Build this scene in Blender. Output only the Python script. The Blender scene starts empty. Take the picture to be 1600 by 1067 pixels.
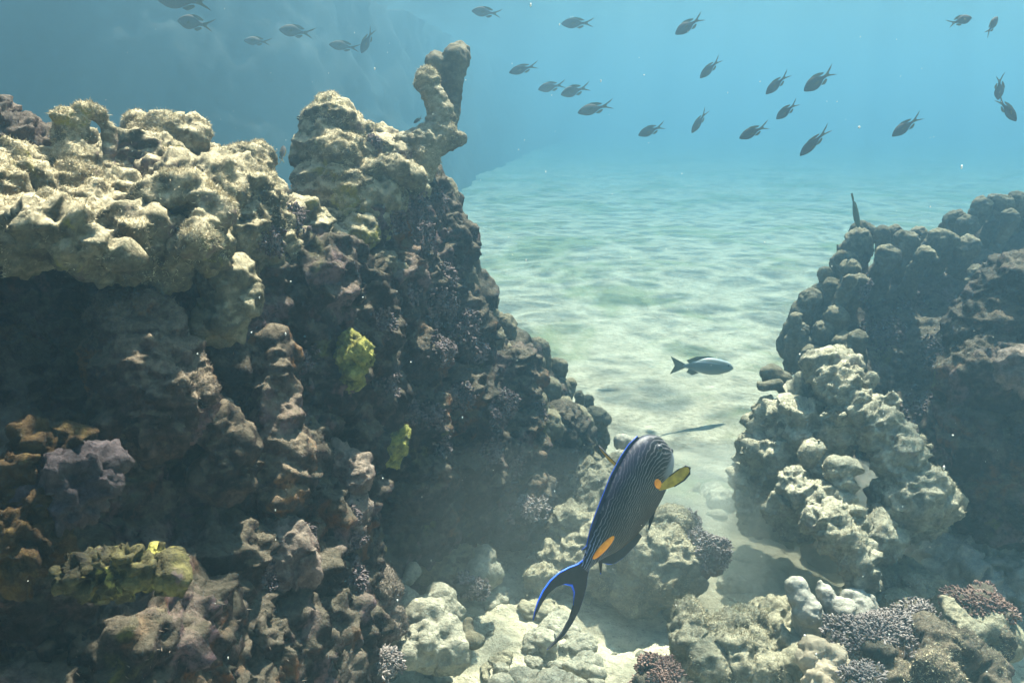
import bpy, bmesh, math, random
import numpy as np
from mathutils import Vector, Matrix
from mathutils.bvhtree import BVHTree

random.seed(7)
RNG = np.random.default_rng(7)
SC = bpy.context.scene
COL = SC.collection

# ------------------------------------------------------------------ camera
PITCH = math.radians(14.7)
CAM = Vector((0.0, 0.0, 1.1))
FPX = 1386.0
cd = bpy.data.cameras.new("camera")
cam = bpy.data.objects.new("camera", cd)
COL.objects.link(cam)
cam.location = CAM
cam.rotation_euler = (math.radians(90) - PITCH, 0, 0)
cd.sensor_width = 36
cd.lens = 36 * FPX / 1600
cd.clip_start = 0.02
cd.clip_end = 200
SC.camera = cam

# ------------------------------------------------------------------ light
SUN_EL, SUN_AZ = math.radians(61), math.radians(22)      # azimuth measured from +Y towards +X
world = bpy.data.worlds.new("World")
SC.world = world
world.use_nodes = True
wn = world.node_tree
sky = wn.nodes.new("ShaderNodeTexSky")
sky.sky_type = 'NISHITA'
sky.sun_disc = False
sky.sun_elevation = SUN_EL
sky.sun_rotation = SUN_AZ
wn.links.new(sky.outputs[0], wn.nodes["Background"].inputs[0])
wn.nodes["Background"].inputs[1].default_value = 0.05
sl = bpy.data.lights.new("sun", 'SUN')
sl.energy = 5.0
sl.angle = math.radians(1.0)
sl.color = (1.0, 0.83, 0.65)
sun = bpy.data.objects.new("sun", sl)
COL.objects.link(sun)
sdir = Vector((math.sin(SUN_AZ) * math.cos(SUN_EL), math.cos(SUN_AZ) * math.cos(SUN_EL), math.sin(SUN_EL)))
sun.rotation_euler = sdir.to_track_quat('Z', 'Y').to_euler()
sun.location = sdir * 20

SC.view_settings.view_transform = 'Standard'
SC.view_settings.look = 'None'
SC.view_settings.exposure = 2.85
SC.view_settings.gamma = 1
cy = SC.cycles
cy.volume_bounces = 2
cy.max_bounces = 6
cy.diffuse_bounces = 2
cy.glossy_bounces = 2
cy.transmission_bounces = 2
cy.transparent_max_bounces = 8
cy.use_denoising = True
cy.sample_clamp_indirect = 4.0

HAZE_DENSITY = 0.27
HAZE_COLOR = (0.10, 0.194, 0.266, 1)
HAZE_ANISO = 0.75
WATER_Z = 2.35

# ------------------------------------------------------------------ pixel -> world
FW = Vector((0, math.cos(PITCH), -math.sin(PITCH)))
UP = Vector((0, math.sin(PITCH), math.cos(PITCH)))
RT = Vector((1, 0, 0))
def at(px, py, d):
    return CAM + d * (FW + RT * ((px - 800) / FPX) + UP * ((533.5 - py) / FPX))
def ground_at(px, py, z=0.0):
    r = FW + RT * ((px - 800) / FPX) + UP * ((533.5 - py) / FPX)
    return CAM + r * ((z - CAM.z) / r.z)
def m(pix, d):                       # a length in photo pixels at depth d, in metres
    return pix * d / FPX

# ------------------------------------------------------------------ noise in numpy
def _hash(ix, iy, iz, s):
    h = (ix.astype(np.uint32) * np.uint32(374761393) + iy.astype(np.uint32) * np.uint32(668265263)
         + iz.astype(np.uint32) * np.uint32(2147483647) + np.uint32((s * 974711) & 0xffffffff))
    h = (h ^ (h >> np.uint32(13))) * np.uint32(1274126177)
    h = (h ^ (h >> np.uint32(16))) * np.uint32(2246822519)
    return h ^ (h >> np.uint32(15))
def vnoise(P, s=0):                  # value noise in -1..1
    F = np.floor(P).astype(np.int64)
    f = P - F
    u = f * f * f * (f * (f * 6 - 15) + 10)
    r = 0
    for dx in (0, 1):
        wx = u[:, 0] if dx else 1 - u[:, 0]
        for dy in (0, 1):
            wy = u[:, 1] if dy else 1 - u[:, 1]
            for dz in (0, 1):
                wz = u[:, 2] if dz else 1 - u[:, 2]
                h = _hash(F[:, 0] + dx, F[:, 1] + dy, F[:, 2] + dz, s) / 4294967295.0
                r = r + wx * wy * wz * h
    return r * 2 - 1
def fbm(P, size, octv=3, s=0, gain=0.5):
    a, t, r = 1.0, 0.0, 0
    Q = P / size + 17.3
    for k in range(octv):
        r = r + a * vnoise(Q, s + k * 7)
        t += a
        a *= gain
        Q = Q * 2.03 + 5.1
    return r / t
def ridge(P, size, octv=3, s=0):
    a, t, r = 1.0, 0.0, 0
    Q = P / size + 11.7
    for k in range(octv):
        r = r + a * (1 - 2 * np.abs(vnoise(Q, s + k * 5)))
        t += a
        a *= 0.55
        Q = Q * 2.1 + 3.3
    return r / t
def worley(P, size, s=0):            # distance to the nearest feature point
    Q = P / size
    F = np.floor(Q).astype(np.int64)
    best = np.full(len(P), 9.0)
    for dx in (-1, 0, 1):
        for dy in (-1, 0, 1):
            for dz in (-1, 0, 1):
                C = F + np.array([dx, dy, dz])
                h1 = _hash(C[:, 0], C[:, 1], C[:, 2], s) / 4294967295.0
                h2 = _hash(C[:, 0], C[:, 1], C[:, 2], s + 11) / 4294967295.0
                h3 = _hash(C[:, 0], C[:, 1], C[:, 2], s + 23) / 4294967295.0
                D = C + np.stack([h1, h2, h3], 1) - Q
                best = np.minimum(best, (D * D).sum(1))
    return np.sqrt(best)

# ------------------------------------------------------------------ materials
def mat_base(name, rough=0.85, spec=0.15):
    mt = bpy.data.materials.new(name)
    mt.use_nodes = True
    nt = mt.node_tree
    b = nt.nodes["Principled BSDF"]
    b.inputs["Roughness"].default_value = rough
    b.inputs["Specular IOR Level"].default_value = spec
    return mt, nt, b
def nd(nt, typ, **kw):
    n = nt.nodes.new(typ)
    for k, v in kw.items():
        setattr(n, k, v)
    return n
def noise_node(nt, vec, scale, detail=4, rough=0.6, dist=0.0):
    n = nd(nt, "ShaderNodeTexNoise")
    n.inputs["Scale"].default_value = scale
    n.inputs["Detail"].default_value = detail
    n.inputs["Roughness"].default_value = rough
    n.inputs["Distortion"].default_value = dist
    nt.links.new(vec, n.inputs["Vector"])
    return n.outputs[0]
def ramp(nt, val, stops):
    r = nd(nt, "ShaderNodeValToRGB")
    e = r.color_ramp.elements
    e[0].position, e[0].color = stops[0][0], (*stops[0][1], 1)
    e[1].position, e[1].color = stops[-1][0], (*stops[-1][1], 1)
    for p, c in stops[1:-1]:
        k = e.new(p)
        k.color = (*c, 1)
    nt.links.new(val, r.inputs[0])
    return r.outputs[0]
def step(nt, val, lo, hi):
    r = nd(nt, "ShaderNodeMapRange")
    r.interpolation_type = 'SMOOTHSTEP'
    r.inputs[1].default_value = lo
    r.inputs[2].default_value = hi
    nt.links.new(val, r.inputs[0])
    return r.outputs[0]
def math2(nt, op, a, b):
    n = nd(nt, "ShaderNodeMath", operation=op)
    for i, v in enumerate((a, b)):
        if isinstance(v, (int, float)):
            n.inputs[i].default_value = v
        else:
            nt.links.new(v, n.inputs[i])
    return n.outputs[0]
def mix(nt, fac, a, b, blend='MIX'):
    n = nd(nt, "ShaderNodeMix", data_type='RGBA', blend_type=blend)
    for sock, v in ((n.inputs[0], fac), (n.inputs[6], a), (n.inputs[7], b)):
        if isinstance(v, (int, float)):
            sock.default_value = v
        elif isinstance(v, tuple):
            sock.default_value = (*v[:3], 1)
        else:
            nt.links.new(v, sock)
    return n.outputs[2]
def bump(nt, b, h, dist, strength=1.0, prev=None):
    n = nd(nt, "ShaderNodeBump")
    n.inputs["Strength"].default_value = strength
    n.inputs["Distance"].default_value = dist
    nt.links.new(h, n.inputs["Height"])
    if prev is not None:
        nt.links.new(prev, n.inputs["Normal"])
    nt.links.new(n.outputs[0], b.inputs["Normal"])
    return n.outputs[0]

def rock_mat(name, lo, mid, hi, top=None, patches=(), topamt=0.8, scale=1.0, fine=0.0065):
    """lo/mid/hi: mottled colour; top: turf and sediment film on upward faces, with some sunlit brightness put in;
    patches: (colour, size scale, threshold, seed offset) of encrusting growth."""
    mt, nt, b = mat_base(name)
    tc = nd(nt, "ShaderNodeTexCoord").outputs["Object"]
    n1 = noise_node(nt, tc, 14 * scale, 6, 0.65)
    n2 = noise_node(nt, tc, 90 * scale, 4, 0.7)
    v = math2(nt, 'ADD', math2(nt, 'MULTIPLY', n1, 0.62), math2(nt, 'MULTIPLY', n2, 0.38))
    col = ramp(nt, v, [(0.38, lo), (0.5, mid), (0.62, hi)])
    for i, (pc, ps, th, off) in enumerate(patches):
        mp = nd(nt, "ShaderNodeMapping")
        mp.inputs["Location"].default_value = (off, off * 1.7, -off)
        nt.links.new(tc, mp.inputs[0])
        pn = noise_node(nt, mp.outputs[0], ps, 4, 0.6, 0.4)
        f = step(nt, pn, th, th + 0.07)
        f = math2(nt, 'MULTIPLY', f, step(nt, n2, 0.28, 0.62))
        col = mix(nt, f, col, pc)
    if top:  # upward faces painted paler: turf film plus added sunlit brightness
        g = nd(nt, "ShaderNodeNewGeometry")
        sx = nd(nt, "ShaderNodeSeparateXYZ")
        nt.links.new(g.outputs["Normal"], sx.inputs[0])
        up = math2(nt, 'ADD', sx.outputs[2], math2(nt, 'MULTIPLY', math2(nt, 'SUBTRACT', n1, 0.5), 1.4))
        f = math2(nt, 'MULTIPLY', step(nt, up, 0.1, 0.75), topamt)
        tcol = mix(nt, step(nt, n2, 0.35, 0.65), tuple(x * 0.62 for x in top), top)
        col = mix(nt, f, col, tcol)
    nt.links.new(col, b.inputs["Base Color"])
    vor = nd(nt, "ShaderNodeTexVoronoi")
    vor.inputs["Scale"].default_value = 150 * scale
    nt.links.new(tc, vor.inputs["Vector"])
    nb = noise_node(nt, tc, 55 * scale, 6, 0.72)
    p = bump(nt, b, nb, fine * 2.6, 1.0)
    nb2 = noise_node(nt, tc, 240 * scale, 5, 0.75)
    h = math2(nt, 'ADD', math2(nt, 'MULTIPLY', vor.outputs[0], -0.5), nb2)
    bump(nt, b, h, fine, 0.8, p)
    return mt

def plain_mat(name, c1, c2, scale=40, rough=0.7, spec=0.25, bumpd=0.001):
    mt, nt, b = mat_base(name, rough, spec)
    tc = nd(nt, "ShaderNodeTexCoord").outputs["Object"]
    n = noise_node(nt, tc, scale, 4, 0.65)
    nt.links.new(ramp(nt, n, [(0.35, c1), (0.65, c2)]), b.inputs["Base Color"])
    if bumpd:
        bump(nt, b, n, bumpd)
    return mt

M = {}
M['face'] = rock_mat('dark_reef_rock', (0.007, 0.0055, 0.006), (0.026, 0.018, 0.018), (0.100, 0.070, 0.067),  # colour kept below the rock's own tone to deepen its shade
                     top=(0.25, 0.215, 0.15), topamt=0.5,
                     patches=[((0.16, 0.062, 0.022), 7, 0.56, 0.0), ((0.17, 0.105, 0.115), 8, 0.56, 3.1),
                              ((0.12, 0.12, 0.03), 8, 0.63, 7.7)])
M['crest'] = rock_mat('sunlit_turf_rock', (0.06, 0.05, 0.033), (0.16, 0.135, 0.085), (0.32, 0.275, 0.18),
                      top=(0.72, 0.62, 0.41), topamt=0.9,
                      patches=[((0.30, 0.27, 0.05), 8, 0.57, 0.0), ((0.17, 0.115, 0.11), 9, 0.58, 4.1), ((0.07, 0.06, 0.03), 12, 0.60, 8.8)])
M['brown'] = rock_mat('brown_coral_rock', (0.016, 0.011, 0.010), (0.055, 0.037, 0.032), (0.15, 0.105, 0.088),
                      top=(0.36, 0.29, 0.20), topamt=0.6,
                      patches=[((0.26, 0.12, 0.045), 9, 0.56, 1.3), ((0.18, 0.11, 0.12), 9, 0.58, 5.0)])
M['pale'] = rock_mat('pale_dead_coral', (0.10, 0.09, 0.065), (0.22, 0.20, 0.14), (0.36, 0.325, 0.23),
                     top=(0.54, 0.48, 0.33), topamt=0.75,
                     patches=[((0.25, 0.18, 0.17), 8, 0.62, 2.2), ((0.36, 0.34, 0.10), 9, 0.62, 5.5)])
M['stone'] = rock_mat('sandy_stone', (0.18, 0.165, 0.12), (0.38, 0.355, 0.27), (0.54, 0.505, 0.39),
                      top=(0.55, 0.51, 0.39), topamt=0.8)
M['chalk'] = rock_mat('chalky_dead_coral', (0.16, 0.145, 0.105), (0.33, 0.30, 0.215), (0.50, 0.455, 0.33),
                      top=(0.72, 0.65, 0.47), topamt=0.85, patches=[((0.25, 0.18, 0.17), 8, 0.62, 2.2)])
M['pink'] = rock_mat('pinkish_coral_rock', (0.05, 0.036, 0.033), (0.15, 0.105, 0.095), (0.32, 0.24, 0.215),
                     top=(0.44, 0.36, 0.28), topamt=0.6)
M['knob'] = rock_mat('knobby_coral_skin', (0.05, 0.046, 0.036), (0.095, 0.086, 0.062), (0.16, 0.145, 0.10),
                     top=(0.24, 0.21, 0.135), topamt=0.5, fine=0.0022)
M['knob_grey'] = rock_mat('grey_coral_skin', (0.16, 0.15, 0.125), (0.25, 0.235, 0.20), (0.35, 0.33, 0.28),
                          top=(0.42, 0.39, 0.32), topamt=0.5, fine=0.0015)
M['beige'] = rock_mat('beige_coral_skin', (0.24, 0.18, 0.12), (0.36, 0.28, 0.19), (0.48, 0.39, 0.28),
                      top=(0.52, 0.44, 0.31), topamt=0.4, fine=0.0015)
M['far'] = rock_mat('distant_reef_rock', (0.008, 0.008, 0.008), (0.013, 0.013, 0.012), (0.02, 0.02, 0.018), scale=0.1, fine=0.003)  # near black so the far bank dims the water before it
M['sponge'] = rock_mat('yellow_green_growth', (0.02, 0.018, 0.013), (0.065, 0.058, 0.028), (0.17, 0.155, 0.06), patches=[((0.46, 0.42, 0.11), 20, 0.57, 0.0), ((0.12, 0.09, 0.09), 14, 0.58, 3.3)], fine=0.003)
M['bright'] = rock_mat('sunlit_yellow_growth', (0.05, 0.048, 0.02), (0.26, 0.25, 0.065), (0.55, 0.52, 0.14), fine=0.004)  # brighter copy of the yellow-green growth, sunlight put into its colour
M['lilac'] = rock_mat('lilac_crust', (0.025, 0.02, 0.023), (0.065, 0.052, 0.057), (0.13, 0.105, 0.11), fine=0.003)
M['ochre'] = rock_mat('ochre_crust', (0.02, 0.012, 0.008), (0.055, 0.033, 0.014), (0.13, 0.09, 0.03), fine=0.004)

def tuft_mat(name, dark, light):
    mt, nt, b = mat_base(name, 0.8, 0.15)
    g = nd(nt, "ShaderNodeNewGeometry")
    tc = nd(nt, "ShaderNodeTexCoord").outputs["Object"]
    n = noise_node(nt, tc, 60, 3, 0.6)
    v = math2(nt, 'ADD', math2(nt, 'MULTIPLY', n, 0.5), math2(nt, 'MULTIPLY', g.outputs["Random Per Island"], 0.5))
    nt.links.new(ramp(nt, v, [(0.25, dark), (0.75, light)]), b.inputs["Base Color"])
    bump(nt, b, noise_node(nt, tc, 400, 3, 0.6), 0.001)
    return mt
M['purple'] = tuft_mat('purple_branching_coral', (0.085, 0.07, 0.067), (0.31, 0.26, 0.24))
M['crust'] = tuft_mat('purple_crust_coral', (0.035, 0.027, 0.03), (0.15, 0.115, 0.115))
M['red'] = tuft_mat('reddish_branching_coral', (0.10, 0.055, 0.048), (0.25, 0.16, 0.13))
M['turf'] = tuft_mat('algae_turf', (0.24, 0.20, 0.12), (0.66, 0.57, 0.39))
M['turf_dark'] = tuft_mat('dark_algae_turf', (0.08, 0.065, 0.05), (0.24, 0.19, 0.15))

# ------------------------------------------------------------------ objects
def tag(o, label=None, cat=None, group=None, kind=None):
    for k, v in (('label', label), ('category', cat), ('group', group), ('kind', kind)):
        if v:
            o[k] = v
    return o
def thing(name, label, cat, loc, group=None):
    o = bpy.data.objects.new(name, None)
    o.empty_display_size = 0.05
    COL.objects.link(o)
    o.location = loc
    tag(o, label, cat, group)
    return o
def np_mesh(name, V, F):
    me = bpy.data.meshes.new(name)
    me.from_pydata(V.tolist() if isinstance(V, np.ndarray) else V, [], F if isinstance(F, list) else F.tolist())
    me.update()
    return me
def link(name, me, mt, parent=None, loc=None, smooth=True):
    if smooth:
        me.polygons.foreach_set('use_smooth', np.ones(len(me.polygons), bool))
    me.materials.clear()
    me.materials.append(mt)
    o = bpy.data.objects.new(name, me)
    COL.objects.link(o)
    if parent:
        o.parent = parent
    if loc is not None:
        o.location = loc
    return o

_ico = {}
def ico(sub):
    if sub not in _ico:
        bm = bmesh.new()
        bmesh.ops.create_icosphere(bm, subdivisions=sub, radius=1)
        V = np.array([v.co[:] for v in bm.verts])
        F = [[v.index for v in f.verts] for f in bm.faces]
        bm.free()
        _ico[sub] = (V, F)
    return _ico[sub]

class Blobs:
    """A heap of balls and tapered limbs, fused into one skin by voxel remeshing."""
    def __init__(self):
        self.b = []
    def ball(self, p, r, s=(1, 1, 1)):
        self.b.append((np.array(p[:]), r, np.array(s)))
        return self
    def limb(self, p, q, r0, r1):
        p, q = np.array(p[:]), np.array(q[:])
        n = max(2, int(np.linalg.norm(q - p) / (min(r0, r1) * 0.5)) + 1)
        for k in range(n):
            t = k / (n - 1)
            self.b.append((p + (q - p) * t, r0 + (r1 - r0) * t, np.ones(3)))
        return self
    def pile(self, p, r, n, spread, squash=0.8):
        for k in range(n):
            a, rr = random.uniform(0, 6.283), random.uniform(0, 1) ** 0.5
            self.ball((p[0] + math.cos(a) * rr * spread[0], p[1] + math.sin(a) * rr * spread[1],
                       p[2] + random.uniform(-1, 1) * spread[2]), r * random.uniform(0.55, 1.1),
                      (random.uniform(.8, 1.25), random.uniform(.8, 1.25), random.uniform(.7, 1.1) * squash))
        return self
    def mesh(self, name, origin, voxel, smooth=4, wob=0.14, wsize=None):
        Vs, Fs, k = [], [], 0
        for p, r, s in self.b:
            V, F = ico(3 if r > 0.03 else 2)
            W = V * s * r + p
            Vs.append(W)
            Fs += [[i + k for i in f] for f in F]
            k += len(V)
        V = np.concatenate(Vs)
        me = np_mesh('tmp', V - np.array(origin[:]), Fs)
        o = bpy.data.objects.new('tmp', me)
        COL.objects.link(o)
        md = o.modifiers.new('r', 'REMESH')
        md.mode = 'VOXEL'
        md.voxel_size = voxel
        if smooth:
            sm = o.modifiers.new('s', 'SMOOTH')
            sm.factor = 0.5
            sm.iterations = smooth
        dg = bpy.context.evaluated_depsgraph_get()
        dg.update()
        out = bpy.data.meshes.new_from_object(o.evaluated_get(dg))
        bpy.data.objects.remove(o)
        bpy.data.meshes.remove(me)
        out.name = name
        return out

def co(me):
    a = np.empty(len(me.vertices) * 3)
    me.vertices.foreach_get('co', a)
    return a.reshape(-1, 3)
def no(me):
    me.update()
    a = np.empty(len(me.vertices) * 3)
    me.vertex_normals.foreach_get('vector', a)
    return a.reshape(-1, 3)
def put(me, V):
    me.vertices.foreach_set('co', V.ravel())
    me.update()
def rough_rock(me, seed=0, k=1.0, big=0.022, midd=0.010, small=0.005, pits=0.010, knob=0.0, knobsize=0.04):
    V = co(me)
    V = V + no(me) * (big * fbm(V, 0.17 * k, 3, seed) + knob * np.clip(0.75 - worley(V, knobsize, seed + 3), 0, 1))[:, None] * 1
    put(me, V)
    N = no(me)
    d = midd * ridge(V, 0.075 * k, 3, seed + 31) + small * (0.8 * fbm(V, 0.02 * k, 3, seed + 47, 0.7) + 0.7 * ridge(V, 0.034 * k, 2, seed + 53))
    if pits:
        w = worley(V, 0.05 * k, seed + 9)
        d = d - pits * np.clip(1 - w / 0.38, 0, 1) ** 0.7 * (vnoise(V / 0.11, seed + 2) > 0.05)
        w = worley(V, 0.024 * k, seed + 19)
        d = d - 0.55 * pits * np.clip(1 - w / 0.42, 0, 1) ** 0.8 * (vnoise(V / 0.07, seed + 6) > -0.1)
    msk = np.clip(vnoise(V / (0.16 * k), seed + 61) * 3 + 0.2, 0, 1)
    d = d + small * 1.3 * msk * np.clip(0.75 - worley(V, 0.026 * k ** 0.5, seed + 71), 0, 1)
    put(me, V + N * d[:, None])
    return me
def rocky(name, blobs, origin, mt, parent=None, voxel=0.006, smooth=4, seed=0, loc=None, **kw):
    me = blobs.mesh(name, origin, voxel, smooth)
    rough_rock(me, seed, **kw)
    return link(name, me, mt, parent, loc)

def bvh_of(o, off):
    V = co(o.data) + np.array(off[:])
    return BVHTree.FromPolygons(V.tolist(), [list(p.vertices) for p in o.data.polygons])
def hit(bvhs, px, py):
    r = (FW + RT * ((px - 800) / FPX) + UP * ((533.5 - py) / FPX)).normalized()
    best = None
    for b in bvhs:
        h = b.ray_cast(CAM, r)
        if h[0] is not None and (best is None or h[3] < best[3]):
            best = h
    return best

# stubs: short rounded branchlets of a bushy coral, all in one mesh
def stub_shape():
    rings = [(0.0, 0.75), (0.45, 0.8), (0.8, 0.95), (1.0, 0.6)]
    V = []
    for z, r in rings:
        for k in range(6):
            a = k * math.pi / 3
            V.append((math.cos(a) * r, math.sin(a) * r, z))
    V.append((0, 0, 1.12))
    F = []
    for i in range(3):
        for k in range(6):
            F.append([i * 6 + k, i * 6 + (k + 1) % 6, (i + 1) * 6 + (k + 1) % 6, (i + 1) * 6 + k])
    for k in range(6):
        F.append([18 + k, 18 + (k + 1) % 6, 24])
    return np.array(V), F
STUB = stub_shape()
def frames(N):
    a = np.where(np.abs(N[:, 2:3]) < 0.9, np.array([[0, 0, 1.0]]), np.array([[1.0, 0, 0]]))
    X = np.cross(a, N)
    X /= np.linalg.norm(X, axis=1, keepdims=True)
    return X, np.cross(N, X)
def stubs_mesh(name, P, N, r, ln):
    P, N = np.asarray(P), np.asarray(N)
    N = N + RNG.normal(0, 0.35, N.shape)
    N /= np.linalg.norm(N, axis=1, keepdims=True)
    X, Y = frames(N)
    V0, F0 = STUB
    R = r * RNG.uniform(0.7, 1.35, len(P))
    Ln = ln * RNG.uniform(0.5, 1.4, len(P))
    bend = RNG.normal(0, 0.25, (len(P), 2))
    V = (P[:, None, :] - N[:, None, :] * (r * 0.6)
         + X[:, None, :] * (V0[None, :, 0:1] * R[:, None, None] + bend[:, None, 0:1] * (V0[None, :, 2:3] ** 2) * Ln[:, None, None])
         + Y[:, None, :] * (V0[None, :, 1:2] * R[:, None, None] + bend[:, None, 1:2] * (V0[None, :, 2:3] ** 2) * Ln[:, None, None])
         + N[:, None, :] * (V0[None, :, 2:3] * Ln[:, None, None]))
    n = len(V0)
    F = [[i + k * n for i in f] for k in range(len(P)) for f in F0]
    return np_mesh(name, V.reshape(-1, 3), F)
def tuft_patch(bvhs, px, py, rad, n, name, mt, parent, origin, r=0.0035, ln=0.010):
    h = hit(bvhs, px, py)
    if h is None:
        return None
    c = h[0]
    P, N = [], []
    for k in range(n):
        q = c + Vector(RNG.normal(0, 1, 3)).normalized() * rad * random.uniform(0, 1) ** 0.6
        best = None
        for b in bvhs:
            f = b.find_nearest(q, rad * 0.8)
            if f[0] is not None and (best is None or f[3] < best[3]):
                best = f
        if best:
            P.append(best[0] - origin)
            N.append(best[1])
    if len(P) < 5:
        return None
    t = link(name, stubs_mesh(name, [p[:] for p in P], [q[:] for q in N], r, ln), mt, parent)
    t['kind'] = 'stuff'
    return t
def bush(name, label, cat, loc, rad, n, mt, squash=0.75, group=None, r=0.0045, ln=0.013, basemat=None, seed=0, stretch=1.0):
    """a free-standing cushion of stubby branchlets on a lumpy base"""
    t = thing(name, label, cat, loc, group)
    b = Blobs()
    b.ball((0, 0, rad * 0.05), rad * 0.62, (stretch, 1, squash))
    for k in range(9):
        a = random.uniform(0, 6.283)
        b.ball((math.cos(a) * rad * .65 * stretch, math.sin(a) * rad * .65, rad * .3 * random.uniform(-.8, 1.1) * squash), rad * random.uniform(.25, .5), (1, 1, squash))
    o = rocky('base', b, (0, 0, 0), basemat or M['face'], t, voxel=max(0.004, rad * 0.07), smooth=3, seed=seed, big=rad * .30, midd=rad * .14, small=.003, pits=0, k=max(.2, rad * 6))
    bv = bvh_of(o, (0, 0, 0))
    P, N = [], []
    for k in range(int(n * 1.8)):
        d = Vector(RNG.normal(0, 1, 3)).normalized()
        if d.z < -0.35:
            d.z = -d.z
        h = bv.ray_cast(d * rad * 3, -d)
        if h[0] is not None and vnoise(np.array([h[0][:]]) / (rad * .45), seed)[0] > -.28:
            P.append(h[0][:]); N.append(((h[1] + d) * 0.5)[:])
    link('branchlets', stubs_mesh('branchlets', P, N, r * .72, ln), mt, t)['kind'] = 'stuff'
    return t

def blades(o, n, length, width, mt, parent, name='algae_turf', minz=0.0, lean=(0.05, -0.05, 0.05), facing=True):
    """algae turf: thin blades rooted over the upward side of a rock"""
    me = o.data
    me.calc_loop_triangles()
    T = np.empty(len(me.loop_triangles) * 3, np.int32)
    me.loop_triangles.foreach_get('vertices', T)
    T = T.reshape(-1, 3)
    V = co(me)
    A, B, C = V[T[:, 0]], V[T[:, 1]], V[T[:, 2]]
    N = np.cross(B - A, C - A)
    ar = np.linalg.norm(N, axis=1) + 1e-12
    N = N / ar[:, None]
    w = ar * np.clip((N[:, 2] - minz) / 0.4, 0, 1)
    cl = fbm(A, 0.06, 2, 5)
    w = w * np.clip(cl * 2.5 + 0.6, 0.05, 1.5)
    idx = RNG.choice(len(T), n, p=w / w.sum())
    u, v = RNG.random(n), RNG.random(n)
    sw = u + v > 1
    u[sw], v[sw] = 1 - u[sw], 1 - v[sw]
    P = A[idx] + (B - A)[idx] * u[:, None] + (C - A)[idx] * v[:, None]
    D = N[idx] * 0.7 + np.array(lean) + RNG.normal(0, 0.62, (n, 3))
    D /= np.linalg.norm(D, axis=1, keepdims=True)
    X, Y = frames(D)
    a = RNG.uniform(0, 6.283, n)[:, None]
    S = X * np.cos(a) + Y * np.sin(a)
    Q = X * -np.sin(a) + Y * np.cos(a)
    L = (length * RNG.uniform(0.3, 1.3, n) ** 1.2)[:, None]
    W = (width * RNG.uniform(0.6, 1.3, n))[:, None]
    bend = RNG.normal(0, 0.3, (n, 1))
    P = P - D * 0.001
    mid = P + D * L * 0.55 + Q * bend * L * 0.25
    tip = P + D * L + Q * bend * L
    VV = np.stack([P - S * W, P + S * W, mid + S * W * .7, mid - S * W * .7, tip], 1).reshape(-1, 3)
    k = (np.arange(n) * 5)[:, None]
    F = np.concatenate([k + np.array([[0, 1, 2, 3]])], 0).tolist() + (k + np.array([[3, 2, 4]])).tolist()
    t = link(name, np_mesh(name, VV, F), mt, parent)
    t['kind'] = 'stuff'
    return t

# ------------------------------------------------------------------ the setting: sand, water, surface
def sand_height(X, Y):
    P = np.stack([X, Y, np.zeros_like(X)], 1)
    near = np.exp(-((X - 0.2) ** 2 / 1.6 + (Y - 1.7) ** 2 / 1.3))
    h = 0.05 * fbm(P, 1.3, 3, 3) + 0.018 * fbm(P, 0.28, 3, 8) * (0.4 + near)
    h = h + near * (0.022 * ridge(P, 0.15, 3, 14) + 0.009 * fbm(P, 0.035, 3, 19))
    h = h + near * 0.006 * np.clip(0.6 - worley(P, 0.055, 77), 0, 1)
    h = h + 0.014 * fbm(P, 0.8, 2, 41) * np.clip(Y / 6, 0, 1)
    return h
def axis(lo, hi, c, n, k):
    a = np.linspace(np.arcsinh((lo - c) * k), np.arcsinh((hi - c) * k), n)
    return np.sinh(a) / k + c
gx = axis(-45, 45, 0.2, 500, 1.5)
gy = axis(-2.5, 62, 1.9, 500, 1.5)
X, Y = np.meshgrid(gx, gy)
Z = sand_height(X.ravel(), Y.ravel())
V = np.stack([X.ravel(), Y.ravel(), Z], 1)
nx, ny = len(gx), len(gy)
I = (np.arange(ny - 1)[:, None] * nx + np.arange(nx - 1)[None, :]).ravel()
F = np.stack([I, I + 1, I + 1 + nx, I + nx], 1)
mt, nt, b = mat_base('sand', 0.95, 0.05)
tc = nd(nt, "ShaderNodeTexCoord").outputs["Object"]
n1 = noise_node(nt, tc, 1.1, 6, 0.62, 0.6)
n2 = noise_node(nt, tc, 40, 5, 0.7)
n3 = noise_node(nt, tc, 7, 5, 0.65)
c = ramp(nt, math2(nt, 'ADD', math2(nt, 'MULTIPLY', n3, 0.55), math2(nt, 'MULTIPLY', n2, 0.45)),
         [(0.32, (0.11, 0.10, 0.075)), (0.48, (0.26, 0.235, 0.175)), (0.68, (0.42, 0.385, 0.30))])
c = mix(nt, math2(nt, 'MULTIPLY', step(nt, n1, 0.47, 0.62), 0.8), c, (0.14, 0.155, 0.075))
sx = nd(nt, "ShaderNodeSeparateXYZ")
nt.links.new(tc, sx.inputs[0])
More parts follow.
